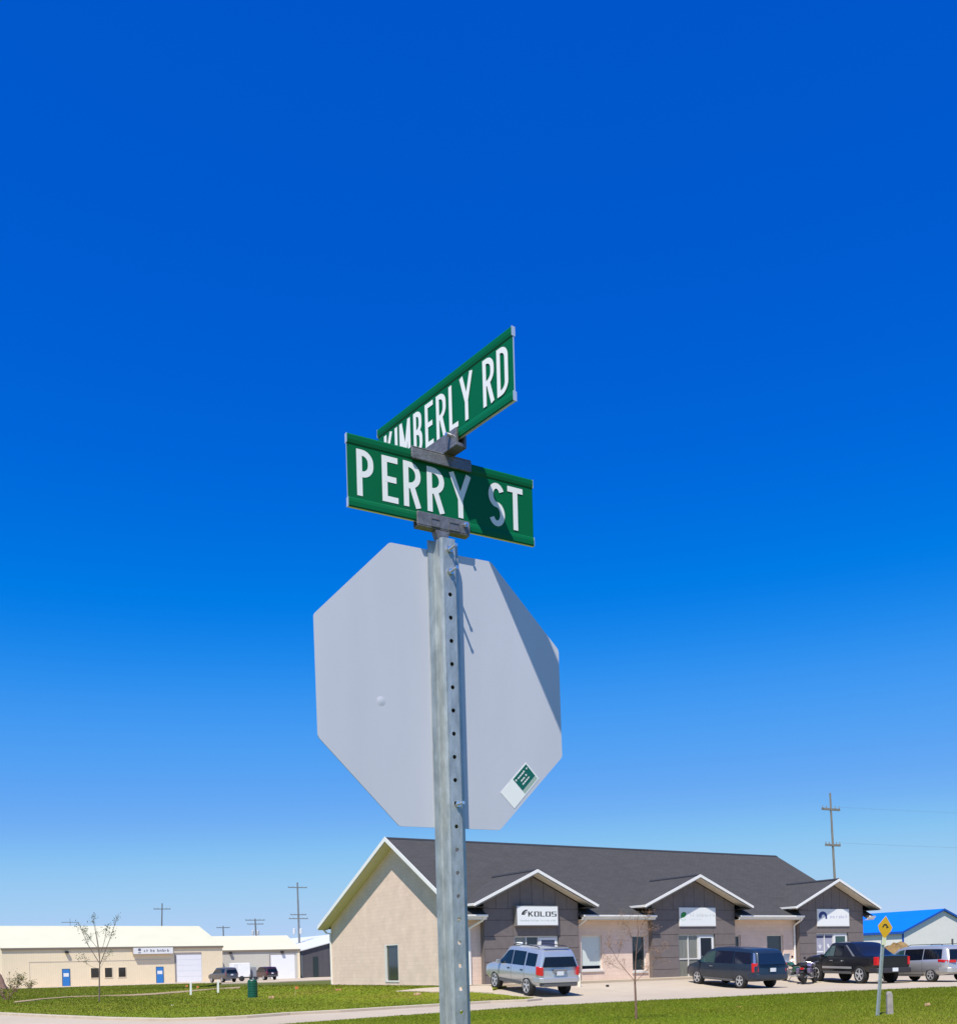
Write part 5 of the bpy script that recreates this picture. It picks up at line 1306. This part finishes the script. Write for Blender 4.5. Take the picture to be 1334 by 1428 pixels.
# leafing tree on the left lawn
rg = random.Random(12)
b = G(138.5, 1399); t = thing('young_tree', 'slender young tree with small leaf tufts in front of the warehouse', 'tree', b, 0, 'young trees on the lawns')
H = 4.6; mb = MB(); mb.tube([(0, 0, -.05), (.03, 0, H * .25), (.06, .02, H * .42), (.08, .0, H * .55), (-.06, .02, H * .75), (-.12, 0, H * .9)], [.04, .034, .026, .018, .011, .004], 8)
tips = []
px2m = b.y / F
for (x0, y0_), (x1, y1_), r in (((141, 1345), (112, 1285), .022), ((141, 1345), (131, 1275), .02), ((141, 1345), (168, 1275), .022), ((140, 1325), (122, 1300), .015), ((142, 1330), (150, 1295), .015), ((141, 1352), (118, 1340), .010), ((141, 1350), (153, 1338), .008)):
    p0 = Vector(((x0 - 138.5) * px2m, 0, (1399 - y0_) * px2m)); p1 = Vector(((x1 - 138.5) * px2m, rg.uniform(-.4, .4), (1399 - y1_) * px2m))
    mid = (p0 + p1) / 2 + Vector((rg.gauss(0, .05), rg.gauss(0, .05), -.08)); mb.tube([p0, mid, p1], [r, r * .75, r * .35], 5)
    twigs(mb, p0 * .25 + p1 * .75, (p1 - p0).normalized(), .45, r * .35, 1, rg, tips); twigs(mb, mid, ((p1 - p0).normalized() + Vector((rg.gauss(0, .4), rg.gauss(0, .4), .1))).normalized(), .45, r * .3, 1, rg, tips if y1_ < 1300 else tips)
mb.build('trunk', M_bark, t, 40); leaf_cards('foliage', tips, 6, .038, .08, M_leafb, t, rg)
# bare sapling on the near lawn
rg = random.Random(4)
b = G(887, 1425); t = thing('young_tree', 'bare reddish sapling on the near lawn in front of the shop windows', 'tree', b, 0, 'young trees on the lawns'); px2m = b.y / F
def sp(x, y, dy=0.): return Vector(((x - 887) * px2m, dy, (1425 - y) * px2m))
mb = MB(); mb.tube([sp(887, 1430), sp(887, 1400), sp(886.5, 1370), sp(888, 1345), sp(890, 1322), sp(893, 1300), sp(892, 1285), sp(894, 1274)], [.030, .025, .022, .012, .010, .008, .006, .003], 8)
tips = []
for path, r in (([(886, 1368), (874, 1353), (862, 1338), (857, 1326), (853, 1318)], .012), ([(886, 1370), (898, 1360), (906, 1350), (912, 1338)], .010), ([(890, 1320), (884, 1308), (880, 1295), (872, 1285)], .007), ([(892, 1305), (898, 1296), (903, 1284)], .006), ([(862, 1338), (866, 1328), (868, 1316)], .006), ([(890, 1330), (899, 1318), (904, 1306)], .006), ([(906, 1350), (914, 1346), (921, 1333)], .005), ([(874, 1353), (864, 1350), (856, 1345)], .005)):
    pts = [sp(x, y, rg.gauss(0, .06)) for x, y in path]; r *= .7; mb.tube(pts, [r * (1 - .6 * i / len(pts)) for i in range(len(pts))], 5)
    for k in range(6): 
        q = pts[rg.randint(1, len(pts) - 1)]; twigs(mb, q, ((pts[-1] - pts[0]).normalized() + Vector((rg.gauss(0, .5), rg.gauss(0, .5), rg.gauss(.1, .3)))).normalized(), .26, r * .42, 1, rg, tips)
mb.build('trunk', M_twig, t, 40); leaf_cards('foliage', tips, 4, .015, .04, M_bud, t, rg)
# shrubs at the left edge
def shrub(px, py, h, wdt, nleaf, m, label, seed):
    rg = random.Random(seed); b = G(px, py); t = thing('shrub', label, 'shrub', b, 0); mb = MB(); tips = []
    for k in range(9):
        a = rg.uniform(0, 2 * pi); d = Vector((cos(a) * wdt / h, sin(a) * wdt / h, 1)).normalized(); twigs(mb, Vector((rg.gauss(0, .05), rg.gauss(0, .05), -.03)), d, h * rg.uniform(.5, 1), .02, 1, rg, tips)
    mb.build('stems', M_twig, t); leaf_cards('foliage', tips, nleaf, .07, .12, m, t, rg)
shrub(22, 1385, 1.35, .38, 6, mat('olive leaf', (.12, .12, .03), .8, var=.3), 'small leafy shrub with olive tufts near the left edge of the lawn', 31)
shrub(11, 1396, .9, .6, 2, mat('dry brown leaf', (.17, .12, .06), .8, var=.3), 'dry brown twiggy shrub at the left edge of the lawn', 32)
shrub(43, 1380, .9, .4, 3, MATS['olive leaf'], 'thin pale shrub right of the olive one before the warehouse', 33)

# mound of earth behind the vehicles
def mound(px, py, Y, rx, ry, h, m, name, label, cat, seed):
    c = at(px, py, Y); c.z = float(hgt(c.x, c.y)) - .1; rg = random.Random(seed); mb = MB(); nr, na = 9, 26
    ph = [rg.uniform(0, 6.28) for _ in range(6)]
    vs = [(0, 0, h)]
    for i in range(1, nr + 1):
        for k in range(na):
            a = 2 * pi * k / na; r = i / nr; bump = 1 + .22 * sin(3 * a + ph[0]) + .14 * sin(5 * a + ph[1] + r * 4)
            z = h * (cos(pi * min(1, r)) * .5 + .5) * (1 + .18 * sin(7 * a + ph[2]) * r + .1 * rg.uniform(-1, 1)); vs.append((cos(a) * r * rx * bump, sin(a) * r * ry * bump, z))
    fs = [(0, 1 + k, 1 + (k + 1) % na) for k in range(na)] + [(1 + (i - 1) * na + k, 1 + i * na + k, 1 + i * na + (k + 1) % na, 1 + (i - 1) * na + (k + 1) % na) for i in range(1, nr) for k in range(na)]
    mb.add(vs, fs); o = mb.build(name, m, None, 60); o.location = c; tag(o, label, cat)
    return o
mound(1250, 1355, 84, 3.0, 2.6, 2.15, ground_mat('mound earth', [(.3, (.13, .085, .035)), (.5, (.26, .17, .075)), (.7, (.38, .27, .15))], (.6, 2.5, 9), .9), 'earth_mound', 'brown earth mound with dry weeds behind the pickup bed', 'mound', 8)
mound(-1, 1378, 124, 1.3, 1.3, 1.9, mat('red brown soil', (.16, .095, .075), .95, var=.2, vscale=2, bump=.5, bscale=3), 'earth_mound', 'reddish soil heap at the left end of the warehouse', 'mound', 9)

# ------------------------------------------------------------------ small things on the lawns
# yellow warning sign, leaning
b = G(1223, 1420); tpp = at(1232, 1294, b.y)
t = thing('warning_sign', 'leaning yellow diamond warning sign with black arrow on a steel post', 'sign', b)
d = (tpp - b); up = d.normalized(); sx = Vector((cos(.55), sin(.55), 0)); sx = (sx - up * sx.dot(up)).normalized(); ny = sx.cross(up).normalized()
mb = MB(); mb.box(d * .5 - up * .1, (.075, .04, d.length + .2), (sx, ny, up)); mb.build('post', M_galv, t)
pc = d + ny * .03 if ny.y < 0 else d - ny * .03
fr = -1 if ny.y > 0 else 1
cN = ny * fr; cc = d + cN * .03 + up * .02
def dia(w_, h_, lift): return [cc + cN * lift + sx * a + up * b_ for a, b_ in ((0, h_), (w_, h_ * .02), (w_ * .82, -h_ * .35), (w_ * .1, -h_), (-w_ * .1, -h_), (-w_ * .82, -h_ * .35), (-w_, h_ * .02))]
mb = MB(); mb.prism([tuple(p) for p in dia(.25, .24, 0)], cN * .004); plate = mb.build('sign_plate', mat('amber sign sheeting', (.80, .44, .01), .45), t)
mb = MB(); arw = lambda u, v, l: cc + cN * (.006 + l) + sx * u + up * v
ribbon(mb, [(-.09, -.02), (-.04, .04), (.02, .05), (.07, .01)], .017, arw, 0); mb.add([arw(*p, .0005) for p in ((.04, .05), (.12, -.01), (.03, -.03))], [(0, 1, 2)])
mb.build('arrow', M_black, plate, fix=False)
c2 = cc - up * .31; mb = MB(); mb.box(c2, (.13, .006, .18), (sx, cN, up)); mb.build('tab_plate', mat('pale yellow tab', (.82, .80, .55), .5), t)
b = G(1240.5, 1418); mb = MB(); mb.prism([(-.07, -.05, -.1), (.07, -.05, -.1), (.06, -.05, .50), (.03, -.05, .56), (-.04, -.05, .56), (-.065, -.05, .5)], (0, .1, 0))
o = mb.build('marker_post', mat('weathered grey marker', (.33, .29, .28), .85, var=.2, vscale=6)); o.location = b; bevel(o, .015); tag(o, 'short weathered grey marker post beside the yellow warning sign', 'marker post')
b = G(1233, 1416); mb = MB(); mb.lathe([(.10, -.05), (.10, .04), (.07, .06), (.03, .065)], (0, 0, 0), 'z', 14); o = mb.build('valve_cover', M_dark, None, 40); o.location = b; tag(o, 'small dark valve cover in the grass beside the marker post', 'valve cover')
# green utility pedestal
b = G(352.5, 1393); t = thing('utility_pedestal', 'dark green ribbed utility pedestal standing on the left lawn', 'pedestal', b)
mb = MB(); pr = [(.22, 0)]
for k in range(7): z = .02 + k * .118; pr += [(.245, z), (.245, z + .085), (.225, z + .10)]
pr += [(.24, .87), (.20, .93), (.0, .95)]
mb.lathe(pr, (0, 0, 0), 'z', 22); mb.build('barrel', mat('dark green plastic', (.004, .085, .055), .45), t, 40)
mb = MB(); mb.box((-.08, 0, 1.02), (.12, .1, .14)); mb.lathe([(.03, .95), (.03, 1.1)], (.12, 0, 0), 'z', 8); mb.build('cap_fitting', mat('dark cap', (.015, .02, .03), .5), t)
for px, yb, lab in ((266, 1389.5, 'white lawn marker post, left one of the pair before the warehouse'), (304, 1386.5, 'white lawn marker post, right one of the pair nearer the pedestal')):
    b = G(px, yb); mb = MB(); mb.box((0, 0, .38), (.11, .07, .90)); o = bevel(mb.build('marker_post', M_white), .012); o.location = b; o.rotation_euler = (0, radians(1.5), .4); tag(o, lab, 'marker post', 'white marker posts on the lawn')
def flag(px, yb, h, m, lab):
    b = G(px, yb); t = thing('survey_flag', lab, 'flag', b, 0, 'survey flags on the lawn'); mb = MB(); mb.tube([(0, 0, -.05), (.01, 0, h)], .008, 5); mb.build('stake', mat('wood stake', (.45, .36, .24), .8), t)
    mb = MB(); mb.prism([(.01, 0, h - .14), (.16, .03, h - .12), (.15, .02, h - .01), (.01, 0, h)], (0, .006, 0)); mb.build('pennant', m, t)
M_orange = mat('orange flag', (.62, .17, .05), .6); M_pinkw = mat('pale flag', (.75, .65, .55), .6)
flag(411.5, 1391, .52, M_orange, 'orange survey flag on a thin stake right of the green pedestal')
flag(259, 1381, .35, M_orange, 'orange survey flag left of the left white marker post'); flag(274, 1382, .32, M_orange, 'orange survey flag just right of the left white marker post')
def clump(px, py, r, h, m, name, lab, cat, seed):
    b = G(px, py); rg = random.Random(seed); mb = MB()
    for k in range(5):
        c = Vector((rg.gauss(0, r * .4), rg.gauss(0, r * .4), h * .25)); rr = r * rg.uniform(.35, .6)
        mb.lathe([(rr * .4, -h * .4), (rr, 0), (rr * .8, h * .3), (rr * .3, h * .55)], c, 'z', 7)
    o = mb.build(name, m, None, 50); o.location = b; tag(o, lab, cat)
M_clod = mat('tan clod', (.42, .27, .15), .95, var=.3, vscale=9)
clump(378, 1394.5, .14, .22, M_clod, 'dirt_clod', 'tan dirt clod right of the green pedestal', 'dirt clod', 1)
clump(471, 1383, .16, .16, mat('rust clod', (.38, .17, .08), .95, var=.3, vscale=9), 'dirt_clod', 'rusty clod on the grass below the narrow gable window', 'dirt clod', 2)
clump(581, 1389.5, .16, .18, M_clod, 'dirt_clod', 'tan clod on the grass just left of the sign post', 'dirt clod', 3)
clump(1028, 1407, .09, .09, MATS['rust clod'], 'dirt_clod', 'small red brown clod on the near lawn below the blue van', 'dirt clod', 4)
clump(1292, 1406, .08, .16, M_clod, 'dirt_clod', 'small tan clod on the near lawn below the silver minivan', 'dirt clod', 5)
clump(251, 1386, .12, .12, M_white, 'stone', 'pale stone on the lawn left of the white marker posts', 'stone', 6)
clump(240, 1404, .09, .08, M_white, 'stone', 'small pale stone on the lawn near the road', 'stone', 7)
clump(847, 1376, .10, .10, M_dark, 'stone', 'dark lump lying on the lot edge below the pale blind window', 'stone', 8)
b = G(807.5, 1376); mb = MB(); mb.lathe([(.07, -.05), (.07, .55), (.04, .6)], (0, 0, 0), 'z', 10); o = mb.build('bollard', mat('pale yellow bollard', (.74, .70, .55), .6), None, 40); o.location = b; tag(o, 'short pale bollard right of the silver SUV', 'bollard')
